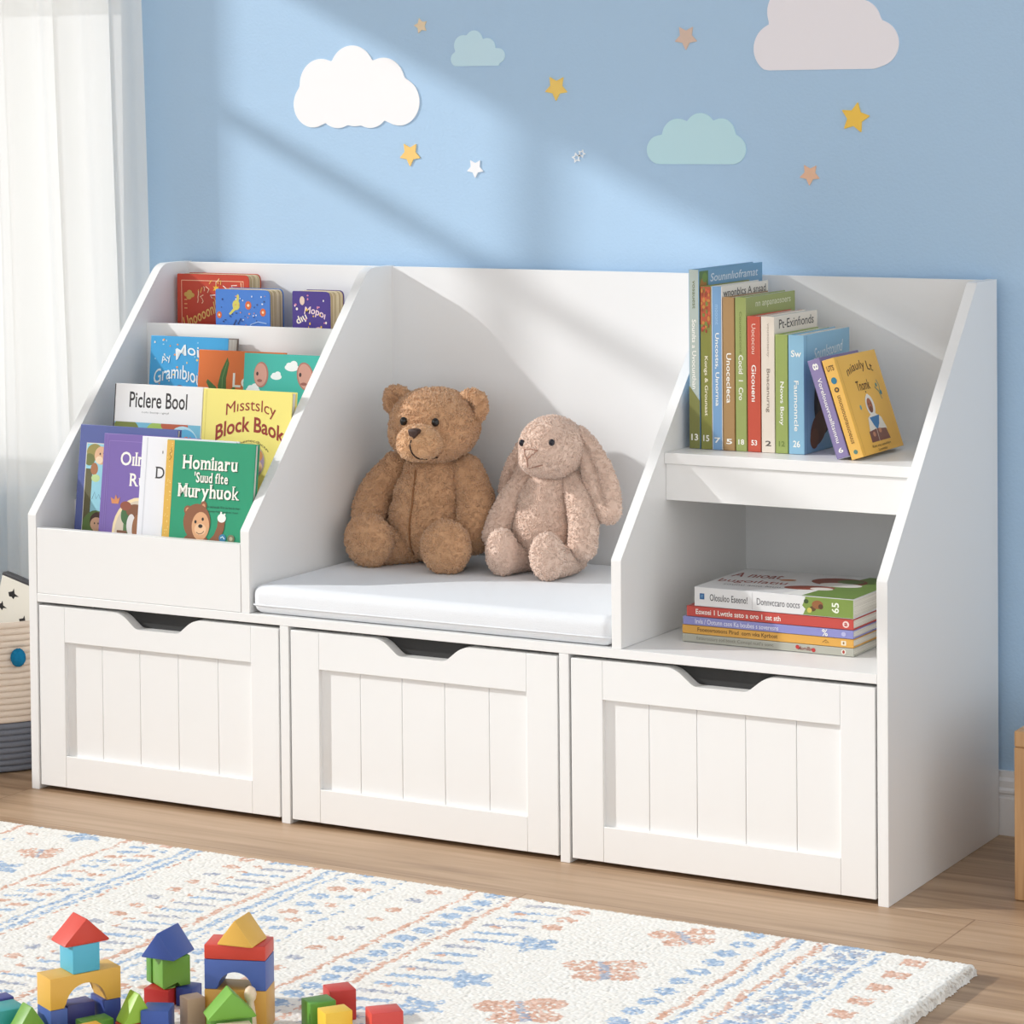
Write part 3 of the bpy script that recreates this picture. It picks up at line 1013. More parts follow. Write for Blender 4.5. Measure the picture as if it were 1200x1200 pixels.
def c11(A):
    br = (84, 54, 30)
    A.rect(7, 1, 7.8, 117, (206, 152, 50))
    A.text('nıiauıly Lt', 64, 98, 78, 14, br, bold=.006, bend=6)
    A.text('Tnomk', 60, 81, 40, 12, br, bold=.008)
    A.ell(62, 72.5, 1.2, 1.2, br)
    A.ell(63, 66, 5, 4, (240, 238, 234)).ell(63, 56, 12.5, 13, (236, 234, 230)).ell(62, 56, 7.5, 9, (170, 104, 76)).ell(62, 51, 5, 4, (120, 70, 52)).ell(59, 58, 1, 1.2, (50, 34, 30)).ell(65, 58, 1, 1.2, (50, 34, 30))
    A.poly([(40, 26), (46, 42), (58, 46), (70, 46), (84, 40), (92, 26), (80, 18), (50, 18)], (236, 232, 224))
    A.poly([(50, 42), (80, 43), (73, 33), (64, 26), (57, 32)], (62, 124, 180))
    A.poly([(37, 26), (62, 28), (60, 13), (37, 13)], (122, 78, 70)).poly([(62, 28), (89, 26), (94, 13), (60, 13)], (132, 88, 78))
    A.line([(61, 28), (60, 13)], 1.2, (224, 206, 190)).ell(50, 22, 4, 3, (196, 140, 110)).ell(70, 25, 4, 3, (196, 140, 110))
    A.line([(104, 60), (100, 70), (92, 76)], 1.4, (90, 150, 140)).line([(102, 66), (106, 76), (102, 84)], 1.4, (90, 150, 140)).ell(98, 78, 2.5, 2.5, (90, 150, 140)).ell(106, 68, 2.5, 3, (70, 130, 150))
    A.ell(34, 56, 2.4, 3, (110, 170, 180))
    A.text('Ron ıny uınnlılyn', 62, 8, 56, 4, br)
    A.text('Loonnlta', 62, 3.4, 26, 3, br)
shelf_book('mustard yellow book leaning at the right end of the shelf row', 1.1008, 1.1167, 0.1400, SHZ + 0.120, 0.126, (240, 188, 82), (234, 186, 96), s11, c11, tilt=math.radians(18))

# --- flat stack in the open compartment: spine to the front, cover up
GS = 'books in the flat stack'
STK = Matrix(((0, 0, -1), (1, 0, 0), (0, -1, 0))).to_euler()
def flat_book(label, xl, xr, yf, z0, z1, depth, cov, spine, sart, art=None):
    L = xr - xl
    r = book(label, GS, depth, L, z1 - z0 - 0.0003, cov, (xr, yf, z1), STK, spine, False, None, sart, b=0.0013)
    if art:
        A = Art(lambda u, v, o: (v, -o, L - u))
        art(A)
        A.build('cover_print', r)
    return r
def g5(S):
    S.part('spine_title').text('Estouroosury eod boock', 44, 0, 50, 5, (120, 118, 104))
    S.part('spine_subtitle').text("Conopl nutl's sonc", 94, 0, 46, 5, (120, 118, 104))
    S.part('spine_imprint').text('Mornllbe', 157, 0, 18, 4.5, (140, 70, 60), bold=.01)
    S.ell(147, 1, 2.4, 2.4, (186, 52, 50)).ell(167, -1, 2.4, 2.4, (186, 52, 50))
    S.part('spine_badge').ell(204, 0, 3, 3, (230, 226, 214)).ell(204, 0, 1.5, 2, (170, 60, 50))
flat_book('grey book at the bottom of the flat stack', 0.9115, 1.1278, 0.0776, ZB + 0.0004, 0.2688, 0.15, (190, 190, 178), (178, 178, 166), g5)
def g4(S):
    S.part('spine_title').text('Fooeosrtotıons Pirad  corn vıka Kprbost', 71, 0, 102, 6, (92, 66, 30), bold=.01)
    S.part('spine_emblem').line([(178, -1), (182, 2), (186, -1), (181, -1)], .8, (130, 96, 40))
    S.part('spine_badge').rect(201, -2.6, 207, 2.6, (240, 230, 206)).rect(203, -1.4, 205, 1.4, (150, 110, 50))
flat_book('ochre yellow book second from the bottom of the flat stack', 0.9117, 1.1278, 0.0774, 0.2690, 0.2792, 0.148, (220, 166, 78), (222, 168, 80), g4)
def g3(S):
    S.part('spine_title').text('Irvls / Ootunn csos Ka boubes s soveresns', 69, 0, 106, 5.6, (226, 226, 242), bold=.01)
    S.part('spine_emblem').text('%', 180, 0, 7, 8, wh, bold=.01)
    S.part('spine_badge').ell(203, 0, 2.8, 2.6, (186, 186, 224))
flat_book('lavender book in the middle of the flat stack', 0.9128, 1.1279, 0.0772, 0.2794, 0.2894, 0.149, (150, 150, 204), (142, 144, 202), g3)
def g2(S):
    S.part('spine_title').text('Eoxosi 1 Lwttle ssto a oro 1 sat sth', 66, 0, 108, 6, wh, bold=.012)
    S.part('spine_badge').ell(201, 0, 4, 3.8, (240, 214, 206)).text('a', 201, 0, 4, 4, (180, 60, 54), bold=.03)
flat_book('red book under the thick white one in the flat stack', 0.9176, 1.1279, 0.0774, 0.2896, 0.3020, 0.150, (192, 74, 66), (196, 78, 70), g2)
def g1(S):
    S.part('spine_band').rect(136, -10.6, 200.1, 10.6, (126, 150, 70))
    S.poly([(136, 10.6), (141, 10), (139, 4), (137, 0), (141, -4), (138, -10.6), (134, -10.6), (134, 10.6)], (224, 224, 224))
    S.part('spine_badge').rect(7, -3, 13, 4, (50, 98, 150)).text('ff', 10, .5, 3, 4, (120, 170, 210))
    S.part('spine_title').text('Olosuloo Eseeno!', 44, 0, 48, 8, (60, 60, 64), bold=.004)
    S.part('spine_line').rect(74, -10, 74.4, 10, (190, 190, 192))
    S.part('spine_subtitle').text('Donnvccaro ooccs', 107, 0, 54, 8, (110, 110, 114), bold=.002)
    S.part('spine_picture').ell(142, 5, 3, 2.6, (60, 80, 40)).ell(150, -3, 4, 3, (96, 70, 40)).ell(156, 2, 7, 5, (148, 96, 56)).ell(146, -5, 3, 3, (200, 190, 90)).ell(160, 0, 3, 3, (90, 60, 40))
    S.part('spine_number').text('65', 178, 0, 12, 9, (240, 244, 226), rot=PI / 2, bold=.02)
def h1(A):
    A.poly([(136, 1), (199.5, 1), (199.5, 149), (160, 149), (150, 100), (142, 60)], (112, 142, 66))
    A.poly([(110, 1), (136, 1), (142, 60), (120, 40)], (240, 240, 238))
    A.text('A nıoat', 36, 104, 62, 30, (150, 60, 50), bold=.01, rot=.1)
    A.text('bugoılatıu', 48, 60, 84, 26, (150, 60, 50), bold=.004, rot=.12)
    A.text('sounu aıuo louu', 58, 36, 70, 9, (110, 110, 114), rot=.1)
    A.ell(140, 104, 34, 26, (132, 62, 44)).ell(150, 84, 26, 14, (238, 234, 230)).ell(124, 52, 30, 14, (150, 70, 50), rot=.3).ell(140, 50, 14, 9, (238, 232, 226)).ell(152, 110, 16, 14, (96, 120, 60))
    A.ell(80, 90, 10, 5, (200, 120, 60), rot=.4)
flat_book('thick white and green book on top of the flat stack', 0.9277, 1.1280, 0.0776, 0.3022, 0.3250, 0.150, (224, 224, 226), (226, 226, 226), g1, h1)

# ================================================================== PLUSH TOYS
def remeshed(ells, voxel=0.0022, smooth=6):
    """several ellipsoids fused into one smooth skin; returns vertex and face arrays"""
    bm = bmesh.new()
    for e in ells:
        add_ell(bm, e[0], e[1], e[2] if len(e) > 2 else None, 28, 18)
    me = bpy.data.meshes.new('skin')
    bm.to_mesh(me)
    bm.free()
    o = bpy.data.objects.new('skin', me)
    COL.objects.link(o)
    m = o.modifiers.new('r', 'REMESH')
    m.mode = 'VOXEL'
    m.voxel_size = voxel
    s = o.modifiers.new('s', 'SMOOTH')
    s.iterations = smooth
    s.factor = 0.5
    dg = bpy.context.evaluated_depsgraph_get()
    ev = o.evaluated_get(dg)
    m2 = ev.to_mesh()
    V = np.empty(len(m2.vertices) * 3)
    m2.vertices.foreach_get('co', V)
    V = V.reshape(-1, 3).copy()
    F = [tuple(p.vertices) for p in m2.polygons]
    ev.to_mesh_clear()
    bpy.data.objects.remove(o)
    bpy.data.meshes.remove(me)
    return V, F

def limb(pts, n=9):
    """tapering chain of balls: pts = [(x,y,z,r) or (x,y,z,rx,ry,rz)]"""
    out = []
    for a, b in zip(pts[:-1], pts[1:]):
        a = np.array(a if len(a) == 6 else (a[0], a[1], a[2], a[3], a[3], a[3]), float)
        b = np.array(b if len(b) == 6 else (b[0], b[1], b[2], b[3], b[3], b[3]), float)
        for i in range(n + 1):
            p = a + (b - a) * i / n
            out.append((tuple(p[:3]), tuple(p[3:])))
    return out

_rng = np.random.default_rng(5)
def fur(V, F, cols, spacing=0.0015, length=0.0034, width=0.0010, curl=0.55, clump=0.0046):
    """adds short curled tufts to a skin; returns V, F, tint per vertex"""
    T3 = []
    for f in F:
        for k in range(1, len(f) - 1):
            T3.append((f[0], f[k], f[k + 1]))
    T3 = np.array(T3)
    A, B, C = V[T3[:, 0]], V[T3[:, 1]], V[T3[:, 2]]
    N = np.cross(B - A, C - A)
    ar = np.linalg.norm(N, axis=1) / 2
    N = N / (2 * ar[:, None] + 1e-12)
    n = int(ar.sum() / spacing ** 2)
    idx = _rng.choice(len(ar), n, p=ar / ar.sum())
    u, v = _rng.random(n), _rng.random(n)
    fl = u + v > 1
    u[fl], v[fl] = 1 - u[fl], 1 - v[fl]
    P = A[idx] + (B - A)[idx] * u[:, None] + (C - A)[idx] * v[:, None]
    Nn = N[idx]
    # curls: neighbouring tufts lean together towards a shared centre
    nc = max(8, int(ar.sum() / clump ** 2))
    ci = _rng.choice(n, min(nc, n), replace=False)
    kd = KDTree(len(ci))
    for q, i in enumerate(ci):
        kd.insert(P[i], q)
    kd.balance()
    near = np.array([kd.find(p)[1] for p in P])
    R = P[ci][near] - P + _rng.normal(size=(n, 3)) * clump * .12
    dist = np.linalg.norm(R, axis=1)
    R -= (R * Nn).sum(1)[:, None] * Nn
    R /= np.linalg.norm(R, axis=1)[:, None] + 1e-9
    hump = np.clip(1.25 - dist / clump, .35, 1.2)[:, None]
    S = np.cross(Nn, R)
    L = length * _rng.uniform(0.75, 1.15, n)[:, None] * hump
    w = width * _rng.uniform(0.7, 1.2, n)[:, None]
    base = P - Nn * 0.0006
    r1 = [base + R * w, base - R * w * 0.5 + S * w * 0.87, base - R * w * 0.5 - S * w * 0.87]
    mid = P + Nn * L * 0.6 + R * L * curl * 0.35
    r2 = [mid + R * w * 0.75, mid - R * w * 0.4 + S * w * 0.65, mid - R * w * 0.4 - S * w * 0.65]
    tip = P + Nn * L * 0.85 + R * L * curl
    TV = np.stack(r1 + r2 + [tip], 1).reshape(-1, 3)
    k0 = len(V)
    o = k0 + np.arange(n) * 7
    q = []
    for a, b in ((0, 1), (1, 2), (2, 0)):
        q.append(np.stack([o + a, o + b, o + 3 + b, o + 3 + a], 1))
    Q = np.concatenate(q).tolist()
    t3 = []
    for a, b in ((3, 4), (4, 5), (5, 3)):
        t3.append(np.stack([o + a, o + b, o + 6], 1))
    T = np.concatenate(t3).tolist()
    c0, c1 = np.array(lin(cols[0])), np.array(lin(cols[1]))
    mix = np.clip(_rng.random(n)[:, None] * .5 + _rng.random(len(ci))[near][:, None] * .5, 0, 1)
    tc = c0 * (1 - mix) + c1 * mix
    tc = np.repeat(tc, 7, axis=0)
    bc = np.tile(c0 * 0.6 + c1 * 0.4, (k0, 1))
    return np.concatenate([V, TV]), list(F) + Q + T, np.concatenate([bc, tc])

plush_m = attr_mat('plush_fleece', 0.95, 0.35)
def fur_obj(name, V, F, cols, parent, **kw):
    V2, F2, c = fur(V, F, cols, **kw)
    me = mesh_from(name, V2.tolist(), F2)
    at = me.color_attributes.new('tint', 'FLOAT_COLOR', 'POINT')
    c[:, 3] = 1
    at.data.foreach_set('color', c.astype(np.float32).ravel())
    return obj(name, me, plush_m, parent, True)

def tree_of(V, F):
    return BVHTree.FromPolygons([Vector(v) for v in V], F)

def front_hit(bt, x, z, y0=-0.5):
    h = bt.ray_cast(Vector((x, y0, z)), Vector((0, 1, 0)))
    return h[0] if h[0] else Vector((x, 0, z))

eye_m = M((18, 15, 14), 0.08, 'eye_black')
def stitch(name, pts, r, m, parent):
    bm = bmesh.new()
    add_tube(bm, pts, r, 6)
    return obj(name, bm, m, parent)

# --- the teddy bear (root on the cushion, coordinates relative to it)
BX, BY, BZ = 0.466, 0.250, CT
bear = thing('teddy_bear', 'brown curly teddy bear sitting upright on the white cushion, left of the rabbit', 'teddy bear', (BX, BY, BZ + 0.0006))
bc = ((202, 156, 118), (230, 188, 148))
def b(x, y, z):
    return (x - BX, y - BY, z - BZ)
def be(x, y, z, rx, ry, rz, rot=None):
    return (b(x, y, z), (rx, ry, rz), rot)
tor = [be(.459, .262, .348, .057, .050, .052), be(.459, .264, .378, .050, .045, .046), be(.461, .266, .408, .040, .038, .034)]
V, F = remeshed(tor)
fur_obj('torso', V, F, bc, bear)
bt = tree_of(V, F)
pts = []
for i in range(26):
    z = .418 - i * .0044
    p = front_hit(bt, .4565 + .004 * math.sin(i * .12) - BX - i * .00018, z - BZ)
    pts.append(p + Vector((0, -.0022, 0)))
stitch('seam', pts, .0012, M((150, 104, 66), .9), bear)
hd = [be(.469, .258, .4755, .0605, .056, .0475), be(.4685, .252, .463, .0585, .052, .036)]
V, F = remeshed(hd)
head = fur_obj('head', V, F, bc, bear)
bt = tree_of(V, F)
for sx in (-1, 1):
    cx = .4620 + sx * .0575
    cz = .5015 if sx < 0 else .5000
    yy = .272 if sx < 0 else .268
    er = .0212 if sx < 0 else .0232
    e = [be(cx, yy, cz, er, .0115, er), be(cx + sx * .004, yy, cz + .004, er * .8, .0115, er * .8)]
    V, F = remeshed(e, .0018)
    V = np.array(V)
    # hollow of the ear
    c = np.array(b(cx - sx * .001, yy - .0135, cz - .001))
    d = np.linalg.norm((V - c) / np.array([.0150, .0125, .0150]), axis=1)
    V[:, 1] += np.where(d < 1, (1 - d) * .013, 0)
    fur_obj('ear', V, F, bc, head)
mz = [be(.4800, .200, .4585, .0290, .030, .0235), be(.4810, .187, .4545, .0225, .022, .0180)]
V, F = remeshed(mz, .002)
mzo = fur_obj('muzzle', V, F, ((210, 162, 120), (234, 192, 150)), head, length=.0026)
mt = tree_of(V, F)
# nose: soft triangle
nz = bmesh.new()
out = round_poly([(-.0098, .0068), (.0098, .0068), (.0002, -.0092)], [.004, .004, .004], 6)
ny = front_hit(mt, .4865 - BX, .4720 - BZ).y
add_prism(nz, [(.4865 - BX + u, .4720 - BZ + v) for u, v in out], lambda u, v: (u, ny - .0052, v), lambda u, v: (u, ny + .006, v), .0016)
obj('nose', nz, M((62, 38, 30), .55), head, True)
pts = []
for i in range(16):
    z = .465 - i * .0019
    p = front_hit(mt, .4865 - BX + .00012 * i * i * .3, z - BZ)
    pts.append(p + Vector((0, -.0016, 0)))
stitch('mouth', pts, .0010, M((58, 36, 28), .8), head)
bt2 = bt
for ex in (.4550, .4990):
    p = front_hit(bt2, ex - BX, .4845 - BZ)
    bm = bmesh.new()
    add_ell(bm, (p.x, p.y - .0026, p.z), (.0050, .0048, .0056))
    obj('eye', bm, eye_m, head)
arms = ([(.402, .274, .412, .023), (.381, .258, .384, .0235), (.379, .243, .362, .024), (.383, .229, .346, .0215)],
        [(.503, .278, .412, .023), (.524, .266, .384, .0235), (.533, .254, .362, .0245), (.533, .243, .336, .0235)])
for a in arms:
    V, F = remeshed([be(*c, *r) for c, r in limb(a)], .002)
    fur_obj('arm', V, F, bc, bear)
legs = (([(.434, .252, .318, .026), (.420, .222, .318, .024), (.411, .205, .322, .026)], (.4060, .193, .3275, .0365, .024, .0345, (0, 0, -.25))),
        ([(.492, .252, .318, .026), (.512, .222, .318, .024), (.521, .203, .322, .026)], (.5245, .189, .3275, .0325, .024, .0345, (0, 0, .15))))
for chain, foot in legs:
    V, F = remeshed([be(*c, *r) for c, r in limb(chain)] + [be(*foot)], .002)
    V = np.array(V)
    V[:, 2] = np.maximum(V[:, 2], .0012)
    lg = fur_obj('leg', V, F, bc, bear)

# --- the rabbit
RX, RY, RZ = 0.632, 0.250, CT
bun = thing('plush_rabbit', 'pinkish beige plush rabbit with long drooping ears sitting beside the teddy bear', 'toy rabbit', (RX, RY, RZ + 0.0006))
rc = ((224, 194, 176), (244, 220, 204))
def re_(x, y, z, rx, ry, rz, rot=None):
    return ((x - RX, y - RY, z - RZ), (rx, ry, rz), rot)
V, F = remeshed([re_(.628, .266, .346, .044, .042, .050), re_(.630, .267, .376, .038, .038, .042), re_(.634, .268, .402, .030, .032, .026)])
fur_obj('torso', V, F, rc, bun, length=.0028, clump=.0036)
V, F = remeshed([re_(.643, .258, .4545, .0425, .043, .040), re_(.640, .236, .4435, .030, .027, .0245), re_(.636, .222, .4415, .019, .018, .0165)], .002, 8)
rh = fur_obj('head', V, F, rc, bun, length=.0026, clump=.0036)
ht = tree_of(V, F)
for ex, ez in ((.6185, .4625), (.6625, .4655)):
    p = front_hit(ht, ex - RX, ez - RZ)
    bm = bmesh.new()
    add_ell(bm, (p.x, p.y - .0022, p.z), (.0040, .0032, .0044))
    obj('eye', bm, M((20, 20, 34), .08, 'eye_navy'), rh)
sm = M((168, 128, 110), .9)
def on_head(pairs, lift=.0016):
    return [front_hit(ht, x - RX, z - RZ) + Vector((0, -lift, 0)) for x, z in pairs]
stitch('nose_seam', on_head([(.6255 + .021 * i / 12, .4555 + .0012 * math.sin(PI * i / 12)) for i in range(13)]), .0008, sm, rh)
stitch('nose_seam', on_head([(.6255 + .0108 * i / 10, .4555 - .0115 * (i / 10) ** 1.2) for i in range(11)]), .0008, sm, rh)
stitch('nose_seam', on_head([(.6465 - .0102 * i / 10, .4555 - .0115 * (i / 10) ** 1.2) for i in range(11)]), .0008, sm, rh)
stitch('mouth', on_head([(.6363 + (.0002 if i < 6 else (i - 5) * .0022), .444 - (i * .0022 if i < 6 else .0110 - (i - 6) * .0006)) for i in range(14)]), .0008, sm, rh)
def ear(side, pts, flat):
    ch = []
    for (x, y, z, r) in pts:
        ch.append((x, y, z, r, flat, r))
    V, F = remeshed([re_(*c, *r) for c, r in limb(ch, 10)], .0019)
    V = np.array(V)
    # long fold down the middle of the ear
    ax = np.array([(p[0] - RX, p[2] - RZ) for p in pts])
    zz = V[:, 2]
    xc = np.interp(zz, ax[::-1, 1], ax[::-1, 0])
    fr = V[:, 1] < np.interp(zz, ax[::-1, 1], np.array([p[1] - RY for p in pts])[::-1])
    g = np.exp(-((V[:, 0] - xc - side * .002) / .005) ** 2)
    top = np.clip((ax[0, 1] + .004 - zz) / .02, 0, 1) * np.clip((zz - ax[-1, 1] + .002) / .02, 0, 1)
    V[:, 1] += np.where(fr, g * top * .0055, 0)
    return fur_obj('ear', V, F, rc, rh, length=.0028, clump=.0036)
ear(-1, [(.604, .284, .472, .009), (.594, .284, .452, .014), (.580, .284, .425, .0175), (.570, .284, .403, .0175), (.562, .284, .388, .012)], .0095)
ear(1, [(.674, .272, .472, .0095), (.687, .270, .455, .0155), (.702, .267, .428, .0210), (.712, .264, .400, .0240), (.719, .262, .380, .0200)], .0105)
for a in ([(.600, .272, .411, .0165), (.585, .258, .385, .0175), (.577, .243, .360, .018), (.574, .230, .340, .0165)],
          [(.663, .272, .412, .0165), (.681, .260, .388, .018), (.692, .250, .360, .0185), (.694, .242, .333, .0180)]):
    V, F = remeshed([re_(*c, *r) for c, r in limb(a)], .0019)
    fur_obj('arm', V, F, rc, bun, length=.0026, clump=.0036)
for chain, foot in (([(.609, .262, .314, .021), (.604, .235, .314, .018), (.600, .215, .316, .020)], (.5985, .203, .3245, .0215, .018, .0300, (0, 0, -.1))),
                    ([(.664, .268, .315, .021), (.672, .238, .314, .018), (.670, .212, .316, .020)], (.6680, .196, .3245, .0225, .018, .0305, (0, 0, .1)))):
    V, F = remeshed([re_(*c, *r) for c, r in limb(chain)] + [re_(*foot)], .0019)
    V = np.array(V)
    V[:, 2] = np.maximum(V[:, 2], .0012)
    fur_obj('leg', V, F, rc, bun, length=.0026, clump=.0036)

# ================================================================== WALL DECALS
def decal(name, outline, col, label, cat, group, th=0.0014, rim=None):
    bm = prism_y(outline, YW - th, YW - 0.0001, 0.0004)
    return tag(obj(name, bm, M(col, 0.6), None), label, cat, group)

def cloud_outline(circles, flat=None, n=140, c0=None, bx=None):
    cx = sum(c[0] for c in circles) / len(circles) if c0 is None else c0[0]
    cz = sum(c[1] for c in circles) / len(circles) if c0 is None else c0[1]
    out = []
    for i in range(n):
        a = 2 * PI * i / n
        dx, dz = math.cos(a), math.sin(a)
        best = 0.001
        for (x, z, r) in circles:
            ox, oz = cx - x, cz - z
            bq = ox * dx + oz * dz
            q = bq * bq - (ox * ox + oz * oz - r * r)
            if q > 0:
                best = max(best, -bq + math.sqrt(q))
        if bx is not None:
            q = 9.0
            if abs(dx) > 1e-9:
                q = min(q, ((bx[1] if dx > 0 else bx[0]) - cx) / dx)
            if abs(dz) > 1e-9:
                q = min(q, ((cz + .004 if dz > 0 else flat) - cz) / dz)
            best = max(best, q)
        if flat is not None and dz < 0:
            best = min(best, (cz - flat) / -dz)
        out.append((cx + dx * best, cz + dz * best))
    return out

GC, GSR = 'cloud decals on the blue wall', 'star decals on the blue wall'
K = 1 / 724.0
KZ = 1 / 985.0
c = [(.2120, .8955, .0320), (.2255, .9230, .0350), (.2760, .9400, .0355), (.3260, .9240, .0340), (.3505, .8980, .0325), (.2520, .8935, .0310), (.3045, .8930, .0305), (.28, .905, .040)]
decal('cloud_decal', cloud_outline(c, None, 180, (.28, .905)), (250, 250, 252), 'puffy white cloud with a bumpy underside on the sunlit part of the wall', 'wall decal', GC)
c = [(.4425, .9540, .0100), (.4520, .9720, .0140), (.4690, .9790, .0130), (.4890, .9690, .0125), (.5060, .9580, .0100), (.475, .958, .013)]
decal('cloud_decal', cloud_outline(c, .9445, 140, (.473, .957), (.442, .507)), (204, 236, 250), 'small pale blue cloud right above the white puffy cloud', 'wall decal', GC)
c = [(.7435, .8325, .0190), (.7690, .8500, .0225), (.8010, .8580, .0215), (.8300, .8530, .0195), (.8455, .8330, .0190), (.795, .84, .02)]
decal('cloud_decal', cloud_outline(c, .8140, 140, (.795, .836), (.743, .846)), (198, 236, 246), 'pale turquoise flat bottomed cloud below the big cloud, middle right of the wall', 'wall decal', GC)
c = [(.9080, .9600, .0320), (.9280, 1.0060, .0330), (.9690, 1.0250, .0460), (1.0180, .9890, .0300), (1.0420, .9640, .0290), (.975, .97, .03)]
decal('cloud_decal', cloud_outline(c, .9325, 160, (.975, .965), (.906, 1.043)), (246, 243, 249), 'big pale lilac white cloud cut by the top edge of the photo', 'wall decal', GC)

def star_outline(cx, cz, r, rot, k=0.47):
    pts = []
    for i in range(10):
        a = PI / 2 + rot + PI * i / 5
        q = r if i % 2 == 0 else r * k
        pts.append((cx + q * math.cos(a), cz + q * math.sin(a)))
    return round_poly(pts, [r * .06, 0] * 5, 2)
for cx, cz, r, rot, col, lab in (
        (.3862, 1.0000, .0115, .25, (236, 216, 184), 'small faded beige star at the top of the wall, left of the small blue cloud'),
        (.5925, .9140, .0185, .60, (250, 212, 112), 'golden star between the small blue cloud and the tan star'),
        (.7814, .9765, .0175, .62, (222, 196, 180), 'greyish tan star left of the big lilac white cloud'),
        (1.0125, .8720, .0210, -.2, (250, 206, 86), 'brightest yellow star beneath the big lilac white cloud'),
        (.3672, .8270, .0180, .62, (250, 208, 124), 'yellow star just beneath the white puffy cloud'),
        (.4687, .8080, .0140, .62, (246, 248, 252), 'small white star right of the yellow star under the puffy cloud'),
        (.9515, .8015, .0150, .58, (240, 196, 166), 'small peach star right of the turquoise cloud')):
    decal('star_decal', star_outline(cx, cz, r, rot), col, lab, 'wall decal', GSR)
bm = bmesh.new()
for (sx, sz, r, rot) in ((.6215, .8222, .0075, .2), (.6292, .8275, .0062, .9)):
    o_ = star_outline(sx, sz, r, rot, .5)
    i_ = star_outline(sx, sz, r * .55, rot, .5)
    n = len(o_)
    f0 = [bm.verts.new((u, YW - .0012, v)) for u, v in o_]
    f1 = [bm.verts.new((u, YW - .0012, v)) for u, v in i_]
    g0 = [bm.verts.new((u, YW - .0001, v)) for u, v in o_]
    g1 = [bm.verts.new((u, YW - .0001, v)) for u, v in i_]
    for i in range(n):
        j = (i + 1) % n
        bm.faces.new((f0[i], f0[j], f1[j], f1[i]))
        bm.faces.new((f0[j], f0[i], g0[i], g0[j]))
        bm.faces.new((f1[i], f1[j], g1[j], g1[i]))
tag(obj('star_decal', bm, M((244, 248, 252), .6)), 'tiny white outlined double star in the middle of the wall', 'wall decal', GSR)

# ================================================================== CURTAIN
def curtain(name, x0, x1, y, z0, z1, label, mat, folds, flare=0.02, amp=0.013, seed=1):
    rr = np.random.default_rng(seed)
    nx_, nz_ = 260, 60
    xs = np.linspace(0, 1, nx_)
    zs = np.linspace(0, 1, nz_)
    ph = rr.uniform(0, 6.28, 4)
    V = []
    for t in zs:
        z = z0 + (z1 - z0) * t
        w = x0 + (x1 - x0 + flare * (1.05 - z)) * xs
        fw = xs + .010 * np.sin(5 * t + xs * 9 + ph[0])
        yy = y + amp * (np.sin(2 * PI * folds * fw + ph[1]) + .45 * np.sin(2 * PI * folds * 2.3 * fw + ph[2] + t * 1.2)) * (.75 + .25 * (1 - t))
        for a, bq in zip(w, yy):
            V.append((a, bq, z))
    F = []
    for j in range(nz_ - 1):
        for i in range(nx_ - 1):
            k = j * nx_ + i
            F.append((k, k + 1, k + nx_ + 1, k + nx_))
    o = obj(name, mesh_from(name, V, F), mat, None, True)
    tag(o, label, 'curtain')
    return o
curtain('sheer_curtain', -.92, -.0480, .336, .012, 2.02, 'white sheer curtain hanging in folds at the left edge of the photo', sheer_mat(), 8, amp=.021)
bm = bmesh.new()
add_tube(bm, [(-.93, .336, 2.03), (-.03, .336, 2.03)], .009, 12)
rod = tag(obj('curtain_rod', bm, M((225, 225, 225), .4)), 'white rod carrying the sheer curtain, above the photo frame', 'curtain rod')
for x in (-.90, -.06):
    obj('rod_bracket', box(x - .006, x + .006, .336, YW, 2.024, 2.036), M((225, 225, 225), .4), rod)

# ================================================================== ROPE BASKET with notebook
BCX, BCY = -.177, .132
basket = thing('rope_basket', 'coiled rope basket, cream above and grey below, left of the storage bench', 'basket', (BCX, BCY, 0.0004))
def coil(z0, z1, n, rfun, inner=True):
    prof = []
    hh = (z1 - z0) / n
    for i in range(n):
        zc = z0 + hh * (i + .5)
        for k in range(7):
            a = -PI / 2 + PI * k / 6
            prof.append((rfun(zc) + .0032 * math.cos(a), zc + hh / 2 * math.sin(a)))
    inn = [(r - .009, z) for r, z in reversed(prof[::6])]
    return prof + inn
rf = lambda z: .122 + .010 * math.sin(min(z / .11, 1) * PI / 2) - .004 * max(0, (z - .13) / .07)
rope_c = M((228, 212, 196), .95, 'cream_rope', bump=.5, bscale=420, spec=.1)
rope_g = M((122, 126, 136), .95, 'grey_rope', bump=.5, bscale=420, spec=.1)
bm = bmesh.new()
rg = add_lathe(bm, [(0, .001), (.08, .001), (.117, .001)] + coil(.001, .068, 8, rf), (0, 0, 0), 72)
obj('lower_coil', bm, rope_g, basket)
bm = bmesh.new()
add_lathe(bm, coil(.0685, .204, 16, rf), (0, 0, 0), 72)
obj('upper_coil', bm, rope_c, basket)
bm = bmesh.new()
_dir = Vector((.1147, -.0789, 0)).normalized()
add_ell(bm, (0, 0, 0), (1, 1, 1), None, 30, 22)
rr = random.Random(8)
for v in bm.verts:
    d = Vector((v.co.x, v.co.y, v.co.z)) * (1 + rr.uniform(-.05, .06))
    v.co = Vector((d.x * .0100, d.y * .0100, d.z * .0120)) + _dir * .1385 + Vector((0, 0, .1575))
obj('pompom', bm, M((30, 122, 166), .95, 'blue_wool', bump=.8, bscale=500, spec=.1), basket)
nb = thing('notebook', 'cream board with black star prints and dark top edge in the rope basket', 'notebook', (-.1415, .120, .2580), (0, math.radians(14.5), 0))
nw, nh = .083, .196
obj('cover', box(0, nw, 0, .012, -nh, -.0045, .001), M((232, 228, 216), .7), nb)
obj('edge_band', box(-.0004, nw + .0004, -.0004, .0124, -.0044, 0, .0012), M((58, 58, 62), .6), nb)
A = Art(lambda u, v, o: (u, -o, v - nh))
bk = (30, 28, 28)
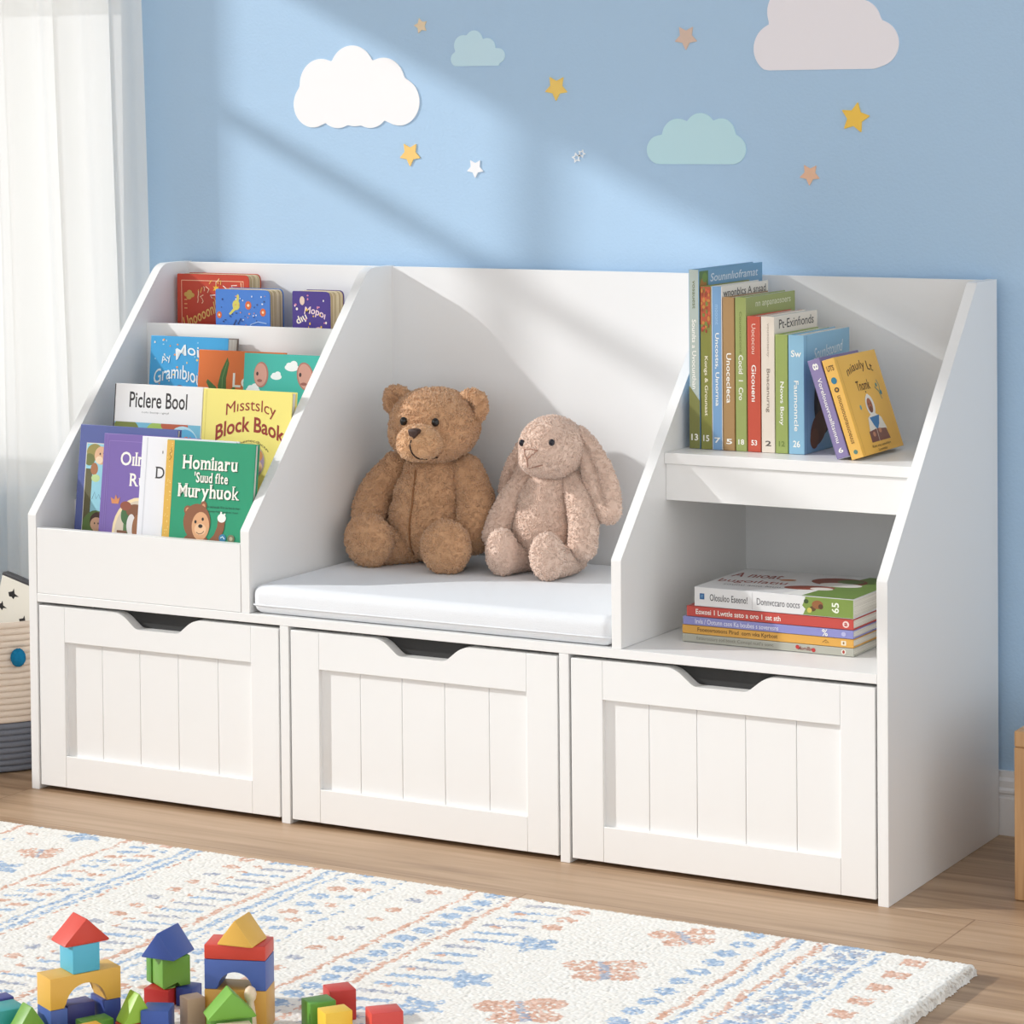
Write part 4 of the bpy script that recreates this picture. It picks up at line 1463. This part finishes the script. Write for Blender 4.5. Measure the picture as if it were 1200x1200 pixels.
for cx, cy, s in ((24, 172, 1.35), (50, 142, 1.3), (9, 150, 1.2), (66, 166, 1.2), (30, 124, 1.2), (74, 124, 1.2)):
    A.poly([(cx - 6 * s, cy), (cx - 1 * s, cy + 2.5 * s), (cx, cy + 6 * s), (cx + 2.2 * s, cy + 1 * s), (cx + 8 * s, cy - .5 * s), (cx + 3 * s, cy - 2 * s), (cx + 2 * s, cy - 5 * s), (cx - 1 * s, cy - 3.4 * s), (cx - 4 * s, cy - 4 * s)], bk)
A.build('star_print', nb)

# ================================================================== WOODEN STOOL at the right edge
oak2 = wood_mat('light_oak', (176, 132, 88), (200, 158, 112), (216, 178, 134), rough=.5, axis=2, scale=1.4)
st = thing('wooden_stool', 'light oak block stool at the right edge of the photo, right of the bench', 'stool', (1.312, .093, 0))
obj('seat', box(0, .25, 0, .24, .172, .1905, .002), oak2, st)
obj('side', box(0, .02, .0005, .2395, .0005, .1718, .001), oak2, st)
obj('side', box(.23, .25, .0005, .2395, .0005, .1718, .001), oak2, st)
obj('front', box(.0203, .2297, .0008, .018, .0005, .1717, .001), oak2, st)
obj('rear', box(.0203, .2297, .222, .2392, .0005, .1717, .001), oak2, st)

# ================================================================== WOODEN TOY BLOCKS on the rug
RUGZ = 0.0135
GB = 'wooden toy blocks on the rug'
def block(kind, fr, x, y, z, L, d, h, col, label):
    ox, oy, th = fr
    z, h = z * .952, h * .952
    c, s = math.cos(th), math.sin(th)
    bm = bmesh.new()
    if kind == 'cube':
        add_box(bm, 0, L, 0, d, 0, h, 0.0011, 2)
    elif kind == 'roof':
        pts = round_poly([(0, 0), (L, 0), (L / 2, h)], [.0014, .0014, .0014], 3)
        add_prism(bm, pts, lambda u, v: (u, 0, v), lambda u, v: (u, d, v), 0.0009)
    elif kind == 'arch':
        r = L * .30
        pts = [(0, 0), (L / 2 - r, 0)]
        for k in range(1, 16):
            a = PI - PI * k / 16
            pts.append((L / 2 + r * math.cos(a), min(r, h * .72) * math.sin(a)))
        pts += [(L / 2 + r, 0), (L, 0), (L, h), (0, h)]
        add_prism(bm, pts, lambda u, v: (u, 0, v), lambda u, v: (u, d, v), 0.0009)
    elif kind == 'notch':
        pts = [(0, .002), (L * .06, 0), (L * .46, 0), (L * .52, .006), (L * .56, .006), (L * .60, .001), (L, .001), (L, h), (0, h)]
        add_prism(bm, pts, lambda u, v: (u, 0, v), lambda u, v: (u, d, v), 0.0009)
    m = M(col, 0.42, bump=.04, bscale=300)
    nm = {'cube': 'toy_block', 'roof': 'roof_block', 'arch': 'arch_block', 'notch': 'toy_block'}[kind]
    o = obj(nm, bm, m, None, 'auto')
    o.location = (ox + x * c - y * s, oy + x * s + y * c, z + RUGZ)
    o.rotation_euler = (0, 0, th)
    tag(o, label, 'toy block', GB)
    return o
YEL, RED, BLU, GRN, CYA = (232, 182, 82), (212, 68, 52), (76, 102, 174), (116, 170, 66), (90, 184, 212)
FA = (.6946, -.844, math.radians(63.5))
block('cube', FA, 0, 0, 0, .0180, .030, .0310, BLU, 'blue block under the left foot of the yellow arch')
block('cube', FA, .0560, 0, 0, .0180, .030, .0310, (58, 78, 150), 'blue block under the right foot of the yellow arch')
block('cube', FA, .0230, .0115, 0, .0290, .020, .0290, (74, 76, 140), 'indigo block lying beneath the yellow arch')
block('arch', FA, 0, 0, .0312, .0740, .030, .0315, YEL, 'yellow arch block carrying the cyan cube')
block('cube', FA, .0240, .0006, .0629, .0285, .0290, .0285, CYA, 'cyan cube on the yellow arch under the red roof')
block('roof', FA, .0140, 0, .0916, .0500, .0300, .0255, RED, 'red roof block on top of the cyan cube, leftmost tower')
block('cube', FA, .0240, -.0225, 0, .0310, .0200, .0200, (96, 156, 56), 'low green block in front of the yellow arch')
block('cube', FA, -.0150, -.0470, 0, .0480, .0180, .0240, (232, 178, 56), 'yellow plank block at the bottom edge of the photo under the low green block')
block('cube', FA, .0540, -.0450, 0, .0330, .0190, .0180, (196, 70, 48), 'red block under the yellow-green triangle')
block('roof', FA, .0540, -.0450, .0182, .0330, .0190, .0300, (150, 190, 60), 'yellow-green triangle block right of the yellow arch')
FL = (.6537, -.8718, math.radians(63.5))
block('cube', FL, 0, 0, 0, .0300, .0300, .0320, (56, 158, 160), 'teal block at the left edge of the photo')
block('cube', FL, .0060, .0330, 0, .0260, .0180, .0330, (66, 72, 150), 'dark blue block behind the teal one at the left edge')
block('roof', FL, -.0080, -.0330, .0, .0560, .0200, .0430, (110, 160, 56), 'green triangle block cut by the left edge of the photo')
FB = (.7070, -.7142, math.radians(8.5))
block('cube', FB, 0, 0, 0, .0270, .0280, .0195, (190, 48, 42), 'red block at the foot of the blue roofed tower')
block('cube', FB, .0284, .0130, 0, .0180, .0220, .0195, (56, 76, 150), 'small blue block beside the red one under the green cube')
FG = (.7283, -.7118, math.radians(60))
block('notch', FG, 0, 0, .0197, .0300, .0240, .0310, GRN, 'green cube under the blue roof')
block('cube', FG, -.0012, .0252, .0197, .0200, .0120, .0300, (96, 152, 54), 'narrow green block behind the green cube')
block('roof', (.7040, -.7150, math.radians(6)), 0, 0, .0511, .0390, .0410, .0275, (66, 92, 166), 'blue roof block on the green cube, middle tower')
FC = (.802, -.7459, math.radians(20.4))
block('cube', FC, 0, 0, 0, .0605, .0360, .0420, (218, 166, 76), 'ochre block at the foot of the tallest tower')
block('arch', FC, .0002, .0002, .0422, .0600, .0355, .0300, BLU, 'blue arch block on the ochre block')
block('cube', FC, .0002, .0002, .0724, .0600, .0355, .0146, RED, 'flat red slab on the blue arch')
block('roof', (.8135, -.7420, math.radians(10)), 0, 0, .0872, .0390, .0345, .0265, (234, 184, 84), 'yellow roof block on the red slab, tallest tower')
FH = (.8372, -.7919, math.radians(46))
block('cube', FH, .0040, .0030, 0, .0400, .0220, .0280, (92, 146, 46), 'green block under the green roof in front of the tallest tower')
block('roof', FH, 0, 0, .0282, .0490, .0260, .0265, (120, 178, 64), 'green roof block in front of the ochre block')
block('cube', FH, .0080, -.0180, 0, .0320, .0160, .0265, (226, 206, 176), 'cream block in front of the green roof at the bottom edge')
block('cube', (.7965, -.7661, math.radians(60)), 0, 0, 0, .0190, .0180, .0360, (188, 158, 130), 'beige block between the red block and the tallest tower')
block('cube', (.7680, -.8020, math.radians(24)), 0, 0, 0, .0270, .0280, .0310, (62, 92, 170), 'blue block in front of the red block of the middle tower')
FR = (.9005, -.7126, math.radians(56))
block('cube', FR, 0, 0, 0, .0270, .0225, .0325, (96, 158, 60), 'green block at the back left of the right hand group')
block('cube', (.8956, -.6691, math.radians(50)), 0, 0, 0, .0260, .0260, .0315, (200, 54, 44), 'red block behind the green and yellow ones')
block('cube', (.9295, -.7308, math.radians(54)), 0, 0, 0, .0275, .0220, .0325, (240, 196, 64), 'yellow block in front of the red and green ones')
block('cube', (.9674, -.7102, math.radians(46)), 0, 0, 0, .0310, .0250, .0325, (214, 74, 66), 'red block standing alone, rightmost of the blocks')
bm = bmesh.new()
add_lathe(bm, [(0, 0), (.0060, 0), (.0066, .001), (.0050, .022), (.0034, .033), (.0052, .036), (.0060, .0405), (.0048, .0450), (.0020, .0475), (0, .048)], (0, 0, 0), 20)
pg_ = obj('peg', bm, M((236, 214, 186), .5), None, True)
pg_.location = (.8500, -.7385, RUGZ)
tag(pg_, 'small cream wooden peg between the green roof and the ochre block', 'toy peg')

# ================================================================== RUG: looped pile, one yarn colour per loop
def rug():
    x0, x1, y0, y1 = 0.0, 1.3712, -0.95, -0.1955
    pitch, g = 0.0036, 0.0012
    nx_, ny_ = int((x1 - x0) / g), int((y1 - y0) / g)
    X, Y = np.meshgrid(np.linspace(x0, x1, nx_), np.linspace(y0, y1, ny_))
    rg = np.random.default_rng(3)
    cxn, cyn = int((x1 - x0) / pitch) + 6, int((y1 - y0) / pitch) + 6
    jx = rg.uniform(.12, .88, (cyn, cxn))
    jy = rg.uniform(.12, .88, (cyn, cxn))
    rx = x0 + (np.arange(cxn)[None, :] - 2 + jx) * pitch
    ry = y0 + (np.arange(cyn)[:, None] - 2 + jy) * pitch
    lh = rg.uniform(.75, 1.1, (cyn, cxn))
    # ---- pattern, evaluated at each loop
    base = np.array([[244, 241, 234], [246, 244, 238], [241, 237, 229]])
    col = base[rg.integers(0, 3, (cyn, cxn))].astype(float)
    PE = np.array([[224, 180, 158], [214, 166, 142], [232, 198, 180]], float)
    BL = np.array([[168, 192, 218], [150, 176, 208], [188, 206, 226]], float)
    GY = np.array([[180, 184, 198], [162, 170, 190], [200, 200, 206]], float)
    def paint(mask, pal, p=.8):
        m = mask & (rg.random(mask.shape) < p)
        col[m] = pal[rg.integers(0, 3, m.sum())]
    wob = .0016 * np.sin(ry * 60) + .0014 * np.sin(ry * 143 + 1)
    x = rx + wob
    def vline(c, w, pal, p=.8):
        paint(np.abs(x - c) < w, pal, p)
    def row(c, per, hw, hh, pals, ph=0, p=.85, shape='e', lean=0.0):
        k = np.floor((ry + ph) / per)
        v = (ry + ph) - (k + .5) * per - lean * (x - c)
        u = x - c
        if shape == 'e':
            m = (u / hw) ** 2 + (v / hh) ** 2 < 1
        elif shape == 'd':
            m = np.abs(u / hw) + np.abs(v / hh) < 1
        else:
            m = (np.abs(u) < hw) & (np.abs(v) < hh)
        for i, pl in enumerate(pals):
            paint(m & (np.mod(k, len(pals)) == i), pl, p)
    def star(cx, cy, r, pal, rot=0.):
        a = np.arctan2(ry - cy, rx - cx) + rot
        d = np.hypot(rx - cx, ry - cy)
        q = np.mod(a, 2 * PI / 5) - PI / 5
        rr_ = r * .48 / np.maximum(np.cos(PI / 5 - np.abs(q)) - 0.0, .2) * (1 + .85 * (np.abs(q) / (PI / 5)) ** 1.4)
        rr_ = r * (.46 + .54 * (np.abs(q) / (PI / 5)) ** 1.2)
        paint(d < rr_, pal, .88)
    def bfly(cx, cy, s, rot, pal=PE, p=.8):
        c, sn = math.cos(rot), math.sin(rot)
        u = (rx - cx) * c + (ry - cy) * sn
        v = -(rx - cx) * sn + (ry - cy) * c
        m = np.zeros(rx.shape, bool)
        for (ex, ey, ea, eb) in ((-.5, .42, .52, .42), (.5, .42, .52, .42), (-.38, -.42, .42, .38), (.38, -.42, .42, .38), (0, 0, .3, .7)):
            m |= ((u / s - ex) / ea) ** 2 + ((v / s - ey) / eb) ** 2 < 1
        paint(m, pal, p)
        paint(m & (np.abs(u) < s * .12), GY, .8)
    vline(.020, .004, PE); vline(.050, .0035, BL)
    row(.085, .030, .009, .009, [BL, PE])
    vline(.149, .0035, PE)
    row(.180, .034, .010, .006, [BL, PE], .01, .6)
    for cy, k in ((-.212, 0), (-.300, 1), (-.372, 0), (-.45, 1), (-.53, 0), (-.61, 1), (-.70, 0)):
        (star(.250, cy, .030, BL, .3) if k == 0 else bfly(.250, cy, .027, .5))
    vline(.308, .0035, PE)
    row(.338, .0235, .011, .0055, [PE, BL, BL], 0, .85, 'r', .25)
    row(.368, .0235, .011, .0055, [BL, PE], .004, .85, 'r', .25)
    vline(.398, .0035, BL); vline(.413, .0045, BL, .7); vline(.424, .002, PE, .5)
    row(.484, .036, .010, .0085, [PE, GY, PE], .01)
    row(.541, .027, .024, .0042, [BL, GY], 0, .9, 'r', .22)
    row(.512, .027, .006, .005, [PE], 0, .7)
    vline(.579, .0040, PE)
    vline(.600, .0045, BL, .75); vline(.617, .0030, BL, .7)
    row(.645, .034, .012, .010, [BL, PE, BL], .01, .8)
    row(.672, .034, .010, .008, [PE, BL], 0, .8)
    vline(.697, .0022, BL, .5)
    row(.747, .040, .010, .009, [PE, PE, GY], .006, .85)
    vline(.7885, .0035, PE)
    row(.8139, .031, .0125, .0110, [BL], .004, .9)
    vline(.8300, .0018, GY, .45)
    vline(.842, .0038, PE)
    row(.886, .0285, .024, .0048, [BL, GY, BL], .006, .9, 'r', .22)
    row(.876, .057, .007, .005, [PE], 0, .8)
    for cy in (-.222, -.252, -.285):
        paint(((rx - .930) / .012) ** 2 + ((ry - cy) / .010) ** 2 < 1, PE, .85)
    for cy in (-.349, -.487, -.585, -.68):
        star(.942, cy, .033, BL, .2)
    for cx_, cy, s, r in ((1.071, -.252, .036, .7), (1.050, -.395, .043, .5), (1.040, -.550, .046, .6), (1.04, -.70, .044, .4)):
        bfly(cx_, cy, s, r)
    row(1.1342, .036, .0125, .0115, [BL], .012, .85)
    vline(1.1665, .0042, PE); vline(1.1836, .0040, BL, .75); vline(1.2085, .0048, PE, .7); vline(1.2150, .002, BL, .5)
    row(1.236, .028, .010, .009, [BL, GY], 0, .75, 'r'); row(1.254, .028, .010, .009, [GY, BL], .014, .75, 'r')
    paint(np.abs(x - 1.245) < .019, BL, .22)
    vline(1.2756, .0042, BL, .75)
    row(1.3150, .047, .0125, .0115, [PE], .012, .9, 'r')
    # ---- nearest loop for each grid vertex
    i0 = np.floor((X - x0) / pitch).astype(int) + 2
    j0 = np.floor((Y - y0) / pitch).astype(int) + 2
    best = np.full(X.shape, 9.0)
    bi = np.zeros(X.shape, int)
    bj = np.zeros(X.shape, int)
    for dj in (-1, 0, 1):
        for di in (-1, 0, 1):
            ii, jj = np.clip(i0 + di, 0, cxn - 1), np.clip(j0 + dj, 0, cyn - 1)
            d = (X - rx[jj, ii]) ** 2 + (Y - ry[jj, ii]) ** 2
            m = d < best
            best[m] = d[m]
            bi[m] = ii[m]
            bj[m] = jj[m]
    dome = np.sqrt(np.clip(1 - best / (pitch * .72) ** 2, 0, 1)) * lh[bj, bi]
    ed = np.minimum(np.minimum(X - x0, x1 - X), np.minimum(Y - y0, y1 - Y))
    rim = np.sqrt(np.clip(1 - (1 - np.clip(ed / .007, 0, 1)) ** 2, 0, 1))
    Z = .0006 + rim * (.0118 + .0014 * dome)
    # frayed outline
    fr = rg.normal(0, 1, X.shape) * .0010 * np.clip(1 - ed / .006, 0, 1)
    ox = np.where((X - x0 < .008) | (x1 - X < .008), fr + (dome - .5) * .003 * np.sign(X - .6), 0)
    oy = np.where(y1 - Y < .008, fr + (dome - .5) * .003, 0)
    V = np.stack([X + ox, Y + oy, Z], -1).reshape(-1, 3).astype(np.float32)
    k = (np.arange(ny_ - 1)[:, None] * nx_ + np.arange(nx_ - 1)[None, :]).ravel()
    Fq = np.stack([k, k + 1, k + nx_ + 1, k + nx_], 1).astype(np.int32)
    me = bpy.data.meshes.new('rug')
    me.vertices.add(len(V))
    me.vertices.foreach_set('co', V.ravel())
    me.loops.add(Fq.size)
    me.loops.foreach_set('vertex_index', Fq.ravel())
    me.polygons.add(len(Fq))
    me.polygons.foreach_set('loop_start', np.arange(0, Fq.size, 4, dtype=np.int32))
    me.polygons.foreach_set('use_smooth', np.ones(len(Fq), bool))
    me.update(calc_edges=True)
    c = col[bj, bi].reshape(-1, 3) / 255
    c = np.where(c <= .04045, c / 12.92, ((c + .055) / 1.055) ** 2.4)
    c = np.concatenate([c, np.ones((len(c), 1))], 1).astype(np.float32)
    at = me.color_attributes.new('tint', 'FLOAT_COLOR', 'POINT')
    at.data.foreach_set('color', c.ravel())
    o = obj('rug', me, attr_mat('looped_wool', .95, .15), None)
    # pile sticking out along the two edges in view
    n = 1500
    ex = np.concatenate([rg.uniform(x0, x1, n), np.full(n // 2, x1)])
    ey = np.concatenate([np.full(n, y1), rg.uniform(y0, y1, n // 2)])
    tv, tf = [], []
    for i in range(len(ex)):
        nx2, ny2 = (0, 1) if i < n else (1, 0)
        w = rg.uniform(.0008, .0016)
        L = rg.uniform(.0025, .0065)
        z = rg.uniform(.004, .0115)
        s = rg.uniform(-.6, .6)
        bx, by = ex[i] - nx2 * .003, ey[i] - ny2 * .003
        tx, ty = -ny2, nx2
        a = len(tv)
        tv += [(bx + tx * w, by + ty * w, z), (bx - tx * w, by - ty * w, z), (bx, by, z + w * 1.5),
               (bx + nx2 * L + tx * s * L, by + ny2 * L + ty * s * L, max(z - .002, .001))]
        tf += [(a, a + 1, a + 3), (a + 1, a + 2, a + 3), (a + 2, a, a + 3)]
    fm = mesh_from('edge_pile', tv, tf)
    fo = obj('edge_pile', fm, M((240, 236, 228), .95, 'cream_yarn', spec=.1), o, True)
    tag(o, 'cream looped rug with peach and blue stripes, stars and butterflies on the wooden floor', 'rug')
rug()

for o_ in list(bpy.data.objects):
    if o_.parent is None and o_.type in ('MESH', 'EMPTY') and 'label' not in o_ and 'kind' not in o_:
        o_['kind'] = 'structure'
